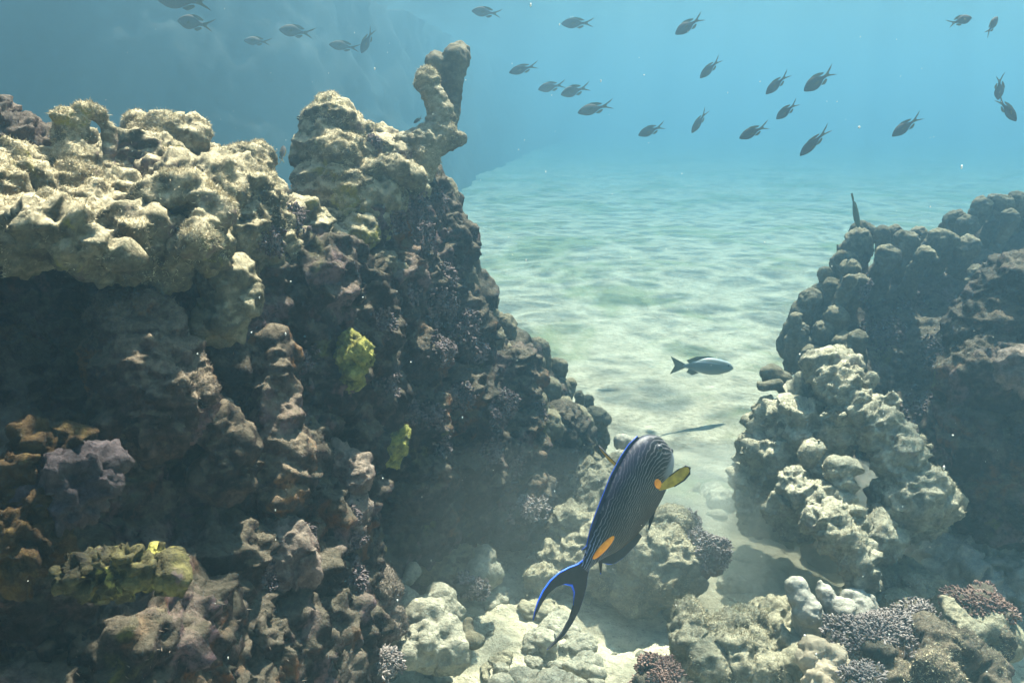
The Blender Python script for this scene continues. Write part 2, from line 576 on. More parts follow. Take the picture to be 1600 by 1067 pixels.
# pale broken coral pavement in the channel between the reefs
pv_ = math2(nt, 'ADD', sx.outputs[1], math2(nt, 'MULTIPLY', n3, 1.6))
c = mix(nt, step(nt, pv_, 3.2, 2.5), c, ramp(nt, math2(nt, 'ADD', math2(nt, 'MULTIPLY', n3, 0.45), math2(nt, 'MULTIPLY', n2, 0.55)), [(0.36, (0.26, 0.23, 0.165)), (0.5, (0.47, 0.42, 0.30)), (0.64, (0.64, 0.58, 0.43))]))
spk = noise_node(nt, tc, 120, 2, 0.5)
c = mix(nt, math2(nt, 'MULTIPLY', step(nt, spk, 0.66, 0.72), 0.7), c, (0.16, 0.14, 0.11))
nt.links.new(c, b.inputs["Base Color"])
vb = nd(nt, "ShaderNodeTexVoronoi")
vb.inputs["Scale"].default_value = 34
nt.links.new(tc, vb.inputs["Vector"])
p = bump(nt, b, n2, 0.016, 1.0, bump(nt, b, math2(nt, 'MULTIPLY', vb.outputs[0], -1.0), 0.008, 0.6))
bump(nt, b, noise_node(nt, tc, 200, 4, 0.7), 0.004, 0.8, p)
sand = link('sand', np_mesh('sand', V, F), mt)
tag(sand, kind='structure')
def gz(x, y):
    return float(sand_height(np.array([x]), np.array([y]))[0])

# rippled water surface overhead: caustic net painted into its transparency dapples the sun; mirrors the water at low angles
ux = axis(-45, 45, 0, 220, 0.8)
uy = axis(-3, 62, 2, 220, 0.8)
X, Y = np.meshgrid(ux, uy)
P = np.stack([X.ravel(), Y.ravel(), np.zeros(X.size)], 1)
Z = WATER_Z + 0.03 * fbm(P, 0.9, 3, 71)
V = np.stack([P[:, 0], P[:, 1], Z], 1)
nx, ny = len(ux), len(uy)
I = (np.arange(ny - 1)[:, None] * nx + np.arange(nx - 1)[None, :]).ravel()
F = np.stack([I, I + 1, I + 1 + nx, I + nx], 1)
mt = bpy.data.materials.new('water_surface')
mt.use_nodes = True
nt = mt.node_tree
nt.nodes.remove(nt.nodes["Principled BSDF"])
out = nt.nodes["Material Output"]
tc = nd(nt, "ShaderNodeTexCoord").outputs["Object"]
wn1 = nd(nt, "ShaderNodeTexNoise")
wn1.inputs["Scale"].default_value = 2.2
wn1.inputs["Detail"].default_value = 3
nt.links.new(tc, wn1.inputs["Vector"])
va = nd(nt, "ShaderNodeVectorMath", operation='MULTIPLY_ADD')
nt.links.new(wn1.outputs[1], va.inputs[0])
va.inputs[1].default_value = (0.45, 0.45, 0)
nt.links.new(tc, va.inputs[2])
def net(scale):
    v = nd(nt, "ShaderNodeTexVoronoi", feature='DISTANCE_TO_EDGE')
    v.inputs["Scale"].default_value = scale
    nt.links.new(va.outputs[0], v.inputs["Vector"])
    return step(nt, v.outputs["Distance"], 0.30, 0.0)
pat = math2(nt, 'ADD', math2(nt, 'MULTIPLY', math2(nt, 'POWER', net(3.0), 2.0), 0.60),
            math2(nt, 'MULTIPLY', math2(nt, 'POWER', net(6.5), 2.0), 0.34))
pat = math2(nt, 'MINIMUM', math2(nt, 'ADD', pat, 0.34), 1.0)
tr = nd(nt, "ShaderNodeBsdfTransparent")
nt.links.new(pat, tr.inputs[0])
gl = nd(nt, "ShaderNodeBsdfGlossy")
gl.inputs["Roughness"].default_value = 0.15
bm_ = nd(nt, "ShaderNodeBump")
bm_.inputs["Distance"].default_value = 0.05
nt.links.new(noise_node(nt, tc, 3, 4, 0.6), bm_.inputs["Height"])
nt.links.new(bm_.outputs[0], gl.inputs["Normal"])
g = nd(nt, "ShaderNodeNewGeometry")
dt = nd(nt, "ShaderNodeVectorMath", operation='DOT_PRODUCT')
nt.links.new(g.outputs["Incoming"], dt.inputs[0])
nt.links.new(g.outputs["True Normal"], dt.inputs[1])
ab = nd(nt, "ShaderNodeMath", operation='ABSOLUTE')
nt.links.new(dt.outputs["Value"], ab.inputs[0])
fr = step(nt, ab.outputs[0], 0.70, 0.60)
mx = nd(nt, "ShaderNodeMixShader")
nt.links.new(fr, mx.inputs[0])
nt.links.new(tr.outputs[0], mx.inputs[1])
nt.links.new(gl.outputs[0], mx.inputs[2])
nt.links.new(mx.outputs[0], out.inputs[0])
ws = link('water_surface', np_mesh('water_surface', V, F), mt)
tag(ws, kind='structure')

# the water itself
bm = bmesh.new()
bmesh.ops.create_cube(bm, size=1)
me = bpy.data.meshes.new('haze')
bm.to_mesh(me)
bm.free()
mt = bpy.data.materials.new('haze')
mt.use_nodes = True
nt = mt.node_tree
nt.nodes.remove(nt.nodes["Principled BSDF"])
pv = nd(nt, "ShaderNodeVolumePrincipled")
pv.inputs["Color"].default_value = HAZE_COLOR
pv.inputs["Density"].default_value = HAZE_DENSITY
pv.inputs["Absorption Color"].default_value = (0.10, 0.33, 0.47, 1)     # water swallows red first
pv.inputs["Anisotropy"].default_value = HAZE_ANISO
nt.links.new(pv.outputs[0], nt.nodes["Material Output"].inputs["Volume"])
hz = link('haze', me, mt, smooth=False)
hz.location = (0, 30, (WATER_Z + 0.15 - 1.2) / 2)
hz.scale = (94, 68, WATER_Z + 0.15 + 1.2)
tag(hz, kind='stuff')
# ------------------------------------------------------------------ left reef wall
def fb(bl, px, py, d, rp, s=(1, 1, 1), back=0.8):
    r = m(rp, d)
    bl.ball(at(px, py, d + r * back), r, s)
def base_of(px, py, d):
    p = at(px, py, d)
    return Vector((p.x, p.y, 0.0))

O = base_of(420, 700, 1.45)
reef = thing('reef_wall', 'tall dark coral reef wall with a sunlit turf-covered crest filling the left side', 'reef', O)

w = Blobs()
face = [
    # px, py, depth of the front, radius in px
    (-60, 470, 1.12, 110), (60, 450, 1.17, 95), (170, 470, 1.22, 95), (280, 470, 1.27, 95), (400, 470, 1.36, 95), (470, 440, 1.42, 80),
    (-40, 620, 1.06, 120), (90, 600, 1.15, 110), (360, 560, 1.3, 100), (450, 580, 1.38, 100),
    (20, 760, 0.98, 100), (150, 800, 1.08, 110), (-60, 860, 0.92, 130), (90, 930, 0.98, 120), (240, 780, 1.18, 110), (340, 740, 1.24, 110),
    (430, 700, 1.34, 100), (200, 1010, 1.0, 130), (320, 900, 1.16, 120), (380, 1010, 1.2, 120), (60, 1090, 0.95, 150), (300, 1120, 1.1, 150),
    (430, 890, 1.3, 90), (470, 800, 1.38, 85), (480, 970, 1.36, 90), (440, 1080, 1.28, 100), (140, 700, 1.12, 110),
    (520, 500, 1.5, 90), (540, 600, 1.55, 85), (520, 700, 1.5, 75), (530, 780, 1.5, 70), (525, 860, 1.52, 60),
    (590, 440, 1.62, 80), (610, 540, 1.72, 85), (600, 640, 1.72, 85), (620, 370, 1.7, 70), (560, 380, 1.62, 70),
    (660, 440, 1.78, 75), (690, 520, 1.88, 80), (680, 620, 1.88, 90), (690, 720, 1.92, 95), (610, 740, 1.76, 85), (700, 810, 1.98, 75),
    (640, 800, 1.86, 70), (770, 600, 2.1, 75), (770, 690, 2.08, 85), (790, 770, 2.12, 75), (840, 690, 2.3, 70), (850, 770, 2.32, 60),
    (680, 380, 1.85, 55), (665, 320, 1.85, 48), (600, 320, 1.72, 50), (540, 320, 1.66, 60), (590, 860, 1.8, 50),
]
for a in face:
    fb(w, *a)
# wall carried on unseen past the camera to block light; bulk behind the face
for wx, wy in ((-1.15, 0.95), (-1.2, 0.6), (-1.25, 0.25), (-1.3, -0.1), (-1.35, -0.5), (-1.25, 1.3), (-1.5, 0.9), (-1.55, 0.4), (-1.6, -0.1)):
    for z in (0.1, 0.3, 0.5, 0.7, 0.88):
        w.ball((wx + random.uniform(-.05, .05), wy, z), 0.22 if z < .8 else 0.18)
for px, d, top in ((-150, 1.5, .84), (0, 1.5, .84), (160, 1.6, .84), (300, 1.7, .84), (420, 1.8, .82), (500, 1.95, .85), (540, 2.05, .78),
                   (590, 2.25, .70), (640, 2.5, .50), (680, 2.7, .30), (-100, 1.8, .9), (100, 1.95, .9), (300, 2.1, .9), (420, 2.3, .85), (480, 2.5, .75), (560, 2.75, .5), (620, 2.95, .3)):
    p = at(px, 600, d)
    z = top - 0.22
    while z > -0.1:
        w.ball((p.x, p.y, z), 0.22, (1, 1, 1))
        z -= 0.2
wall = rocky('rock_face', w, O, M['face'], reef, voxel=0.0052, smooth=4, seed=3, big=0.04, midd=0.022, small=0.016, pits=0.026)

def part_rock(name, items, mt, seed, parent=reef, origin=O, voxel=0.0045, smooth=4, **kw):
    b = Blobs()
    for it in items:
        if len(it) > 5:       # a limb: px,py,d,r -> px,py,d,r
            p, q = at(*it[0:3]), at(*it[4:7])
            b.limb(p, q, m(it[3], it[2]), m(it[7], it[6]))
        else:
            fb(b, *it)
    d = dict(big=0.016, midd=0.012, small=0.008, pits=0.011, k=0.7)
    d.update(kw)
    return rocky(name, b, origin, mt, parent, voxel=voxel, smooth=smooth, seed=seed, **d)

# the sunlit crest, lump by lump, merged where the photograph shows one skin
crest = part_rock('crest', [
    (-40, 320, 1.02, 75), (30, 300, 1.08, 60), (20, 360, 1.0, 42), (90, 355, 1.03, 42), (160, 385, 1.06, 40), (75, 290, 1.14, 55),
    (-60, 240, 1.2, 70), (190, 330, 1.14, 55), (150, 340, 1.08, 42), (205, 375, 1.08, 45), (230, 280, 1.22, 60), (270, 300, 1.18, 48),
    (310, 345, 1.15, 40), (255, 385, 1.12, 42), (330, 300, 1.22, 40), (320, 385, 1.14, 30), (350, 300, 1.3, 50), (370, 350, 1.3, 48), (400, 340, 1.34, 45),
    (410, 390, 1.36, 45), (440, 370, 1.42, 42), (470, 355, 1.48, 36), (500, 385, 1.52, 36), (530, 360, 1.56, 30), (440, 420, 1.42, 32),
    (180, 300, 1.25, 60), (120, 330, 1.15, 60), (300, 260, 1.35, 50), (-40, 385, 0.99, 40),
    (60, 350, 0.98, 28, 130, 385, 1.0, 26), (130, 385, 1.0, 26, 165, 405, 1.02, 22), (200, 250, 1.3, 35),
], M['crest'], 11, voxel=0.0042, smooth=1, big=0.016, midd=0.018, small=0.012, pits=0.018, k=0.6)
col_ = part_rock('hollow_column', [
    (118, 290, 1.12, 46), (112, 250, 1.13, 36), (108, 215, 1.14, 28), (105, 192, 1.14, 20), (94, 184, 1.13, 15), (128, 176, 1.15, 14), (140, 172, 1.16, 12), (120, 200, 1.14, 18),
    (152, 180, 1.17, 11, 168, 205, 1.18, 9), (168, 205, 1.18, 9, 172, 250, 1.18, 11), (172, 250, 1.18, 11, 165, 280, 1.17, 20), (150, 285, 1.16, 26), (135, 215, 1.24, 14), (140, 250, 1.24, 16),
], M['crest'], 12, voxel=0.0032, smooth=2, big=0.005, midd=0.007, small=0.005, pits=0.004)
mound = part_rock('coral_lump', [(238, 220, 1.3, 38), (262, 212, 1.3, 36), (280, 225, 1.31, 30), (248, 240, 1.28, 34), (222, 205, 1.33, 22), (300, 207, 1.33, 20), (305, 215, 1.32, 18)],
                  M['crest'], 13, voxel=0.004)
tall = part_rock('coral_lump', [(388, 262, 1.38, 36), (375, 250, 1.38, 30), (402, 250, 1.4, 28), (392, 300, 1.36, 44), (420, 300, 1.4, 26), (350, 262, 1.34, 30), (336, 275, 1.3, 34)],
                 M['crest'], 14, voxel=0.004)
arch = part_rock('coral_lump', [(230, 315, 1.12, 22, 260, 292, 1.12, 24), (260, 292, 1.12, 24, 310, 300, 1.14, 26), (310, 300, 1.14, 26, 332, 335, 1.13, 24), (332, 335, 1.13, 24, 310, 372, 1.1, 24)],
                 M['crest'], 15, voxel=0.004)
strip = part_rock('ridged_coral', [(-10, 210, 1.14, 48), (30, 220, 1.16, 36), (62, 222, 1.18, 22), (5, 180, 1.18, 22)], M['pink'], 16, voxel=0.004, small=0.008, midd=0.014, k=0.35)

# the peak and the forked branch
peak = part_rock('peak', [
    (520, 200, 1.62, 38), (505, 225, 1.6, 36), (545, 215, 1.64, 34), (525, 250, 1.58, 46), (500, 280, 1.58, 36), (490, 310, 1.57, 34), (560, 250, 1.64, 40),
    (530, 300, 1.56, 42), (590, 250, 1.68, 34), (570, 285, 1.62, 40), (610, 275, 1.66, 30), (545, 340, 1.58, 30), (480, 330, 1.58, 26), (470, 240, 1.66, 16),
    (602, 222, 1.74, 22), (575, 212, 1.74, 14), (640, 240, 1.72, 26), (620, 250, 1.7, 26), (655, 258, 1.72, 20), (515, 180, 1.63, 22),
], M['crest'], 21, voxel=0.0045, smooth=3, small=0.007, midd=0.015)
ledge = part_rock('ledge', [
    (575, 270, 1.62, 16, 612, 262, 1.62, 17), (612, 262, 1.62, 17, 640, 272, 1.63, 15), (590, 300, 1.62, 18, 610, 305, 1.62, 16), (565, 290, 1.6, 12, 575, 330, 1.6, 14),
    (610, 305, 1.62, 18), (640, 285, 1.66, 16), (655, 295, 1.7, 14), (560, 365, 1.56, 26), (545, 400, 1.55, 20), (580, 350, 1.6, 24),
], M['crest'], 22, voxel=0.004)
branch = part_rock('forked_branch', [
    (640, 235, 1.74, 26, 690, 212, 1.76, 24), (690, 215, 1.76, 22, 688, 175, 1.76, 20), (688, 178, 1.76, 20, 668, 125, 1.76, 16),
    (668, 128, 1.76, 18), (690, 218, 1.76, 20, 716, 218, 1.76, 13), (712, 222, 1.76, 11), (655, 250, 1.74, 26, 640, 280, 1.74, 24), (700, 190, 1.76, 13), (704, 205, 1.75, 12),
], M['pale'], 23, voxel=0.0035, smooth=4, big=0.01, midd=0.007, small=0.004, pits=0.004, k=0.5)
branch2 = part_rock('knobbed_branch', [
    (700, 205, 1.85, 12, 706, 150, 1.87, 14), (706, 150, 1.87, 14, 702, 115, 1.87, 20), (702, 115, 1.87, 20, 712, 92, 1.87, 21), (716, 84, 1.87, 19),
    (690, 118, 1.87, 14, 680, 100, 1.86, 16), (680, 97, 1.86, 17),
], M['knob'], 24, voxel=0.0035, smooth=4, big=0.006, midd=0.004, small=0.0025, pits=0, k=0.5)

# lumps standing out of the dark face
big_lump = part_rock('coral_boulder', [(240, 590, 1.06, 82), (270, 620, 1.06, 62), (230, 540, 1.08, 62), (250, 660, 1.06, 58), (200, 560, 1.1, 60), (215, 640, 1.07, 60), (180, 500, 1.12, 30)],
                     M['brown'], 31, voxel=0.0042, big=0.014, midd=0.012, small=0.007, pits=0.014, k=0.45)
part_rock('coral_lump', [(355, 450, 1.2, 40), (370, 470, 1.2, 34), (360, 490, 1.2, 34), (340, 500, 1.22, 34), (365, 430, 1.21, 22)], M['crest'], 32, voxel=0.004)
part_rock('coral_lump', [(345, 665, 1.16, 34), (365, 700, 1.16, 38), (350, 740, 1.16, 40), (330, 640, 1.18, 20)], M['brown'], 33, voxel=0.004, midd=0.012)
part_rock('coral_lump', [(545, 740, 1.42, 38), (520, 720, 1.42, 28), (560, 725, 1.44, 20), (540, 790, 1.42, 34), (535, 830, 1.42, 28)], M['pink'], 34, voxel=0.004)
part_rock('coral_lump', [(450, 850, 1.24, 38), (440, 880, 1.23, 40), (465, 885, 1.24, 32), (440, 820, 1.26, 26)], M['pink'], 35, voxel=0.004)
part_rock('hanging_column', [(430, 640, 1.3, 34, 440, 710, 1.3, 38), (440, 710, 1.3, 38, 430, 770, 1.28, 28), (425, 560, 1.32, 36, 430, 640, 1.3, 34)], M['brown'], 36, voxel=0.0045, big=0.014)
part_rock('coral_lump', [(600, 410, 1.56, 22), (620, 430, 1.6, 20), (540, 440, 1.5, 26), (560, 430, 1.52, 20), (545, 470, 1.5, 22)], M['knob'], 37, voxel=0.004)
part_rock('coral_lump', [(105, 760, 0.92, 56), (60, 755, 0.92, 40), (140, 740, 0.94, 40), (80, 790, 0.92, 40)], M['lilac'], 38, voxel=0.0036, small=0.012, midd=0.016, k=.45)
part_rock('coral_lump', [(45, 700, 0.92, 36), (20, 730, 0.9, 30), (100, 700, 0.95, 28), (10, 850, 0.88, 60), (30, 800, 0.9, 40)], M['ochre'], 39, voxel=0.0036, midd=0.018, small=0.013, pits=.02, k=.45)
part_rock('hollow_lump', [
    (120, 905, 0.88, 26), (150, 893, 0.87, 30), (185, 885, 0.86, 28), (200, 870, 0.86, 18, 226, 890, 0.86, 13), (210, 905, 0.86, 15, 268, 900, 0.87, 13),
    (262, 880, 0.88, 12, 278, 900, 0.87, 11), (245, 862, 0.9, 16), (262, 872, 0.9, 14), (190, 910, 0.86, 22), (268, 916, 0.87, 9), (228, 912, 0.86, 12), (285, 892, 0.88, 5),
    (150, 918, 0.88, 20)], M['sponge'], 40, voxel=0.0035, smooth=3, big=0.008, midd=0.009, small=0.008, pits=0.022, k=0.32)
part_rock('coral_lump', [(500, 990, 1.36, 16, 480, 1030, 1.36, 14), (505, 960, 1.38, 13, 500, 990, 1.36, 16), (500, 1010, 1.36, 22)], M['pink'], 41, voxel=0.004)
# yellow-green growth
part_rock('yellow_growth', [(555, 555, 1.42, 26), (565, 545, 1.42, 18), (545, 535, 1.43, 18), (548, 590, 1.44, 16), (550, 575, 1.42, 16), (575, 562, 1.43, 12)], M['bright'], 42, voxel=0.0035, big=0.008, midd=0.008, k=0.3)
part_rock('yellow_growth', [(612, 690, 1.62, 22), (605, 660, 1.63, 18), (610, 715, 1.63, 16), (595, 640, 1.65, 14), (625, 680, 1.63, 14)], M['bright'], 43, voxel=0.0035, big=0.008, midd=0.010, small=0.006, k=0.3)

wall_b = [bvh_of(wall, O)]
rocks = [wall, crest, peak, ledge, big_lump]
all_b = [bvh_of(o, O) for o in rocks]
# purple branchlets encrusting the face
for px, py, rp, n in ((650, 330, 34, 260), (680, 320, 26, 180), (660, 370, 30, 200), (690, 480, 34, 240), (725, 510, 34, 240), (700, 545, 32, 230), (745, 545, 22, 130),
                      (700, 430, 20, 110), (640, 640, 26, 150), (610, 600, 24, 130), (680, 650, 22, 110), (720, 620, 24, 130), (560, 850, 26, 170), (480, 840, 24, 140),
                      (555, 900, 22, 120), (430, 380, 26, 150), (465, 340, 26, 150), (375, 690, 26, 170), (590, 220, 16, 90), (770, 700, 26, 150), (800, 725, 22, 110),
                      (690, 690, 24, 120), (560, 800, 20, 110), (420, 900, 24, 120), (600, 500, 24, 110), (640, 460, 22, 100), (475, 560, 22, 100), (620, 350, 24, 120)):
    h = hit(all_b, px, py)
    if h:
        d = (h[0] - CAM).dot(FW)
        tuft_patch(all_b, px, py, m(rp, d), int(n * 2.4), 'purple_tuft', M['crust'], reef, O, r=m(1.9, d), ln=m(5.2, d))
# turf
for o, n, mm in ((crest, 52000, 'turf'), (col_, 7000, 'turf'), (mound, 7000, 'turf'), (tall, 8000, 'turf'), (arch, 6000, 'turf'), (peak, 16000, 'turf'), (ledge, 5000, 'turf'), (branch, 5000, 'turf'),
                 (big_lump, 6000, 'turf_dark')):
    blades(o, n, 0.0055, 0.00045, M[mm], reef, minz=-0.25)
blades(wall, 60000, 0.006, 0.0005, M['turf_dark'], reef, minz=-0.6)

# ------------------------------------------------------------------ knobby coral along the far edge of the wall
def knob_colony(name, label, knobs, core, mt, seed, loc, knobname='coral_knob', voxel=0.005):
    t = thing(name, label, 'coral', loc)
    if core:
        b = Blobs()
        for c in core:
            fb(b, *c)
        rocky('base', b, loc, M['face'], t, voxel=0.008, smooth=4, seed=seed, big=0.02, midd=0.014, small=0.006, pits=0.01)
    for i, (px, py, d, rp, ln) in enumerate(knobs):
        b = Blobs()
        r = m(rp, d)
        c = at(px, py, d + r)
        dn = Vector((random.uniform(-.25, .25), random.uniform(0.2, .5), -1)).normalized()
        b.limb(c, c + dn * m(ln, d), r, r * random.uniform(.8, 1.0))
        b.ball(c + Vector((random.uniform(-.3, .3) * r, 0, r * .15)), r * .95)
        if rp > 12 and random.random() < .6:
            b.ball(c + Vector((random.choice((-1, 1)) * r * .7, -r * .2, -r * random.uniform(.2, 1.2))), r * .65)
        rocky(knobname, b, loc, mt, t, voxel=max(0.0038, r * .14), smooth=3, seed=seed + i, big=r * .42, midd=r * .15, small=0.0035, pits=0, k=0.35)
    return t
L1 = base_of(800, 700, 2.4)
knob_colony('knobby_coral', 'column of rounded brown coral knobs running down the far edge of the dark wall', [
    (690, 300, 1.9, 21, 60), (722, 372, 2.0, 11, 30), (737, 382, 2.0, 12, 40), (715, 395, 1.95, 20, 60), (728, 425, 1.98, 17, 70), (735, 470, 2.02, 15, 60),
    (750, 470, 2.1, 12, 40), (762, 490, 2.12, 15, 50), (770, 470, 2.2, 9, 30), (790, 512, 2.2, 17, 60), (765, 530, 2.1, 22, 70), (780, 500, 2.2, 12, 40), (790, 560, 2.15, 24, 90),
    (820, 545, 2.28, 14, 60), (842, 542, 2.4, 14, 40), (850, 565, 2.42, 12, 60), (835, 570, 2.3, 16, 80), (875, 572, 2.45, 12, 60), (873, 600, 2.45, 15, 60), (890, 600, 2.5, 8, 30),
    (860, 610, 2.35, 18, 80), (905, 618, 2.6, 9, 20), (920, 625, 2.65, 9, 30), (932, 650, 2.6, 14, 40), (905, 650, 2.5, 16, 60), (880, 640, 2.4, 18, 60), (860, 668, 2.25, 24, 60),
    (915, 700, 2.5, 15, 40), (893, 690, 2.35, 17, 60), (925, 720, 2.5, 14, 40), (940, 690, 2.6, 11, 40), (830, 640, 2.2, 26, 60)],
    [(730, 470, 2.1, 50), (780, 570, 2.25, 60), (830, 620, 2.4, 60), (870, 690, 2.5, 60), (900, 740, 2.6, 50), (850, 760, 2.45, 60), (760, 650, 2.3, 60)],
    M['knob'], 100, L1)
t = bpy.data.objects['knobby_coral']
kb = [bvh_of(o, L1) for o in t.children]
for px, py, rp, n in ((800, 640, 34, 330), (840, 645, 20, 140), (780, 650, 26, 200)):
    tuft_patch(kb + all_b, px, py, m(rp, 2.15), n * 2, 'purple_tuft', M['crust'], t, L1, r=m(1.8, 2.1), ln=m(5, 2.1))
bush('bushy_coral', 'round purplish bushy coral cushion low on the dark wall left of the big striped fish', 'coral', at(822, 800, 2.1), m(30, 2.1), 620, M['purple'], 0.9, r=m(2.2, 2.1), ln=m(6, 2.1), seed=5)

# ------------------------------------------------------------------ right-hand reef
R1 = base_of(1380, 600, 2.6)
kn = []
for px, py, d, rp, ln in ((1245, 520, 2.45, 15, 60), (1262, 470, 2.5, 18, 90), (1243, 500, 2.45, 11, 50), (1290, 430, 2.55, 12, 60), (1282, 455, 2.55, 14, 60), (1318, 408, 2.55, 18, 80), (1338, 380, 2.55, 18, 90),
                          (1330, 425, 2.45, 16, 60), (1300, 450, 2.5, 14, 70), (1345, 362, 2.7, 14, 60), (1358, 365, 2.7, 13, 70), (1378, 366, 2.65, 11, 60), (1398, 364, 2.7, 12, 50), (1418, 375, 2.6, 17, 90),
                          (1437, 370, 2.75, 13, 60), (1465, 372, 2.6, 16, 90), (1485, 374, 2.6, 13, 60), (1490, 345, 2.85, 15, 60), (1510, 350, 2.8, 14, 60), (1533, 325, 2.8, 15, 90), (1555, 315, 2.9, 13, 60), (1568, 320, 2.8, 14, 90),
                          (1590, 312, 2.8, 14, 90), (1620, 320, 2.8, 18, 90), (1310, 500, 2.4, 17, 60), (1290, 520, 2.4, 18, 70), (1325, 440, 2.4, 12, 60), (1345, 440, 2.42, 12, 60), (1320, 540, 2.35, 18, 50), (1340, 530, 2.32, 16, 50),
                          (1580, 340, 2.75, 12, 60), (1525, 430, 2.5, 14, 60), (1390, 400, 2.55, 16, 70), (1445, 400, 2.5, 14, 70), (1510, 385, 2.6, 16, 60), (1268, 560, 2.4, 16, 60), (1255, 540, 2.45, 14, 60)):
    kn.append((px, py, d, rp, ln))
knob_colony('knobby_coral', 'dark reef bank topped with rows of grey rounded knobs at the right edge', kn,
    [(1305, 530, 2.6, 62), (1365, 495, 2.65, 74), (1440, 500, 2.65, 86), (1520, 480, 2.75, 90), (1600, 455, 2.8, 100), (1330, 620, 2.5, 90), (1420, 580, 2.5, 100), (1520, 580, 2.5, 110), (1620, 560, 2.5, 110),
     (1420, 700, 2.4, 110), (1540, 700, 2.35, 120), (1640, 700, 2.3, 120), (1500, 800, 2.3, 100), (1600, 810, 2.25, 110), (1680, 400, 2.8, 120), (1700, 600, 2.5, 140), (1565, 410, 2.9, 72), (1640, 390, 2.95, 76),
     (1400, 445, 2.8, 52), (1480, 440, 2.85, 56), (1340, 720, 2.55, 80)], M['knob'], 200, R1)
right_bank = [o for o in bpy.data.objects if o.name.startswith('knobby_coral') and o.location == R1][0]
rb = [bvh_of(o, R1) for o in right_bank.children]
for px, py, rp, n in ((1380, 520, 40, 160), (1480, 560, 50, 200), (1560, 700, 60, 240), (1450, 640, 50, 180), (1540, 620, 40, 160), (1355, 455, 20, 90), (1420, 480, 40, 140)):
    tuft_patch(rb, px, py, m(rp, 2.4), n * 2, 'purple_tuft', M['crust'], right_bank, R1, r=m(1.9, 2.4), ln=m(5, 2.4))

R2 = base_of(1580, 600, 2.1)
bo = thing('reef_boulder', 'large rough dark boulder with a sunlit top cut by the right frame edge', 'rock', R2)
o = part_rock('rock_body', [(1600, 470, 2.05, 75), (1560, 520, 2.05, 70), (1640, 440, 2.1, 70), (1550, 600, 2.0, 80), (1620, 580, 2.0, 90), (1530, 690, 2.0, 80), (1620, 690, 1.95, 90), (1690, 560, 2.1, 120), (1560, 760, 2.0, 80), (1650, 780, 1.95, 90),
                     (1545, 465, 2.1, 30), (1580, 425, 2.12, 30)], M['face'], 51, parent=bo, origin=R2, voxel=0.0065, midd=0.02, big=0.03, small=0.009)
blades(o, 12000, 0.005, 0.0006, M['turf_dark'], bo, minz=0.0)
part_rock('coral_lump', [(1590, 580, 1.92, 26), (1610, 590, 1.92, 30), (1580, 572, 1.93, 14)], M['pink'], 52, parent=bo, origin=R2, voxel=0.005)

# pale branching outcrop
R3 = base_of(1300, 800, 2.1)
oc = thing('coral_outcrop', 'pale lumpy outcrop of dead branching coral standing right of the sandy channel', 'coral rock', R3)
oa = part_rock('arching_limb', [
    (1280, 572, 2.1, 22, 1320, 575, 2.1, 22), (1300, 590, 2.08, 27, 1345, 640, 2.03, 28), (1345, 640, 2.03, 28, 1392, 690, 1.98, 30), (1392, 690, 1.98, 30, 1415, 740, 1.95, 27), (1415, 740, 1.95, 27, 1425, 775, 1.93, 34),
    (1425, 775, 1.95, 40, 1475, 790, 1.96, 26), (1405, 790, 1.95, 36), (1440, 800, 1.95, 34), (1350, 600, 2.1, 20), (1275, 560, 2.1, 12), (1330, 566, 2.1, 12), (1440, 690, 2.0, 10, 1452, 698, 2.0, 9), (1395, 625, 2.1, 12), (1340, 590, 2.1, 14), (1310, 558, 2.1, 12)],
    M['chalk'], 61, parent=oc, origin=R3, voxel=0.005, midd=0.018, small=0.013, big=0.028, pits=0.016)
ob = part_rock('left_mass', [
    (1260, 600, 2.15, 15, 1295, 605, 2.12, 20), (1250, 615, 2.15, 11), (1200, 650, 2.2, 18), (1185, 655, 2.22, 10), (1225, 660, 2.1, 30), (1260, 665, 2.05, 37), (1300, 670, 2.03, 30), (1305, 650, 2.0, 14),
    (1220, 720, 2.1, 51), (1270, 730, 2.06, 47), (1190, 700, 2.2, 23), (1200, 780, 2.15, 47), (1250, 790, 2.1, 47), (1180, 740, 2.25, 25),
    (1310, 650, 1.98, 11), (1285, 648, 2.0, 10), (1275, 700, 1.97, 15), (1235, 640, 2.1, 15)],
    M['chalk'], 62, parent=oc, origin=R3, voxel=0.005, midd=0.03, small=0.014, big=0.03, pits=0.016)
oc3 = part_rock('front_ridge', [
    (1235, 755, 1.92, 22), (1255, 770, 1.9, 26), (1280, 785, 1.88, 30), (1290, 815, 1.85, 28, 1330, 860, 1.8, 30), (1330, 860, 1.8, 30, 1350, 895, 1.78, 20), (1320, 830, 1.85, 30), (1365, 845, 1.88, 34), (1380, 825, 1.92, 26), (1312, 735, 1.92, 15, 1325, 800, 1.88, 15),
    (1230, 790, 1.95, 24), (1345, 910, 1.78, 16), (1250, 800, 1.95, 34)],
    M['chalk'], 63, parent=oc, origin=R3, voxel=0.005, midd=0.02, small=0.013, big=0.026, pits=0.014)
b = Blobs()
for px, py, d, rp in ((1290, 760, 2.35, 70), (1360, 790, 2.35, 60), (1230, 790, 2.35, 60), (1400, 840, 2.2, 50), (1300, 860, 2.2, 40)):
    fb(b, px, py, d, rp)
rocky('base', b, R3, M['face'], oc, voxel=0.009, seed=64, big=0.03, midd=0.015, small=0.006, pits=0.01)
for o, n in ((oa, 6000), (ob, 9000), (oc3, 6000)):
    blades(o, n, 0.006, 0.0006, M['turf'], oc, minz=-0.1)

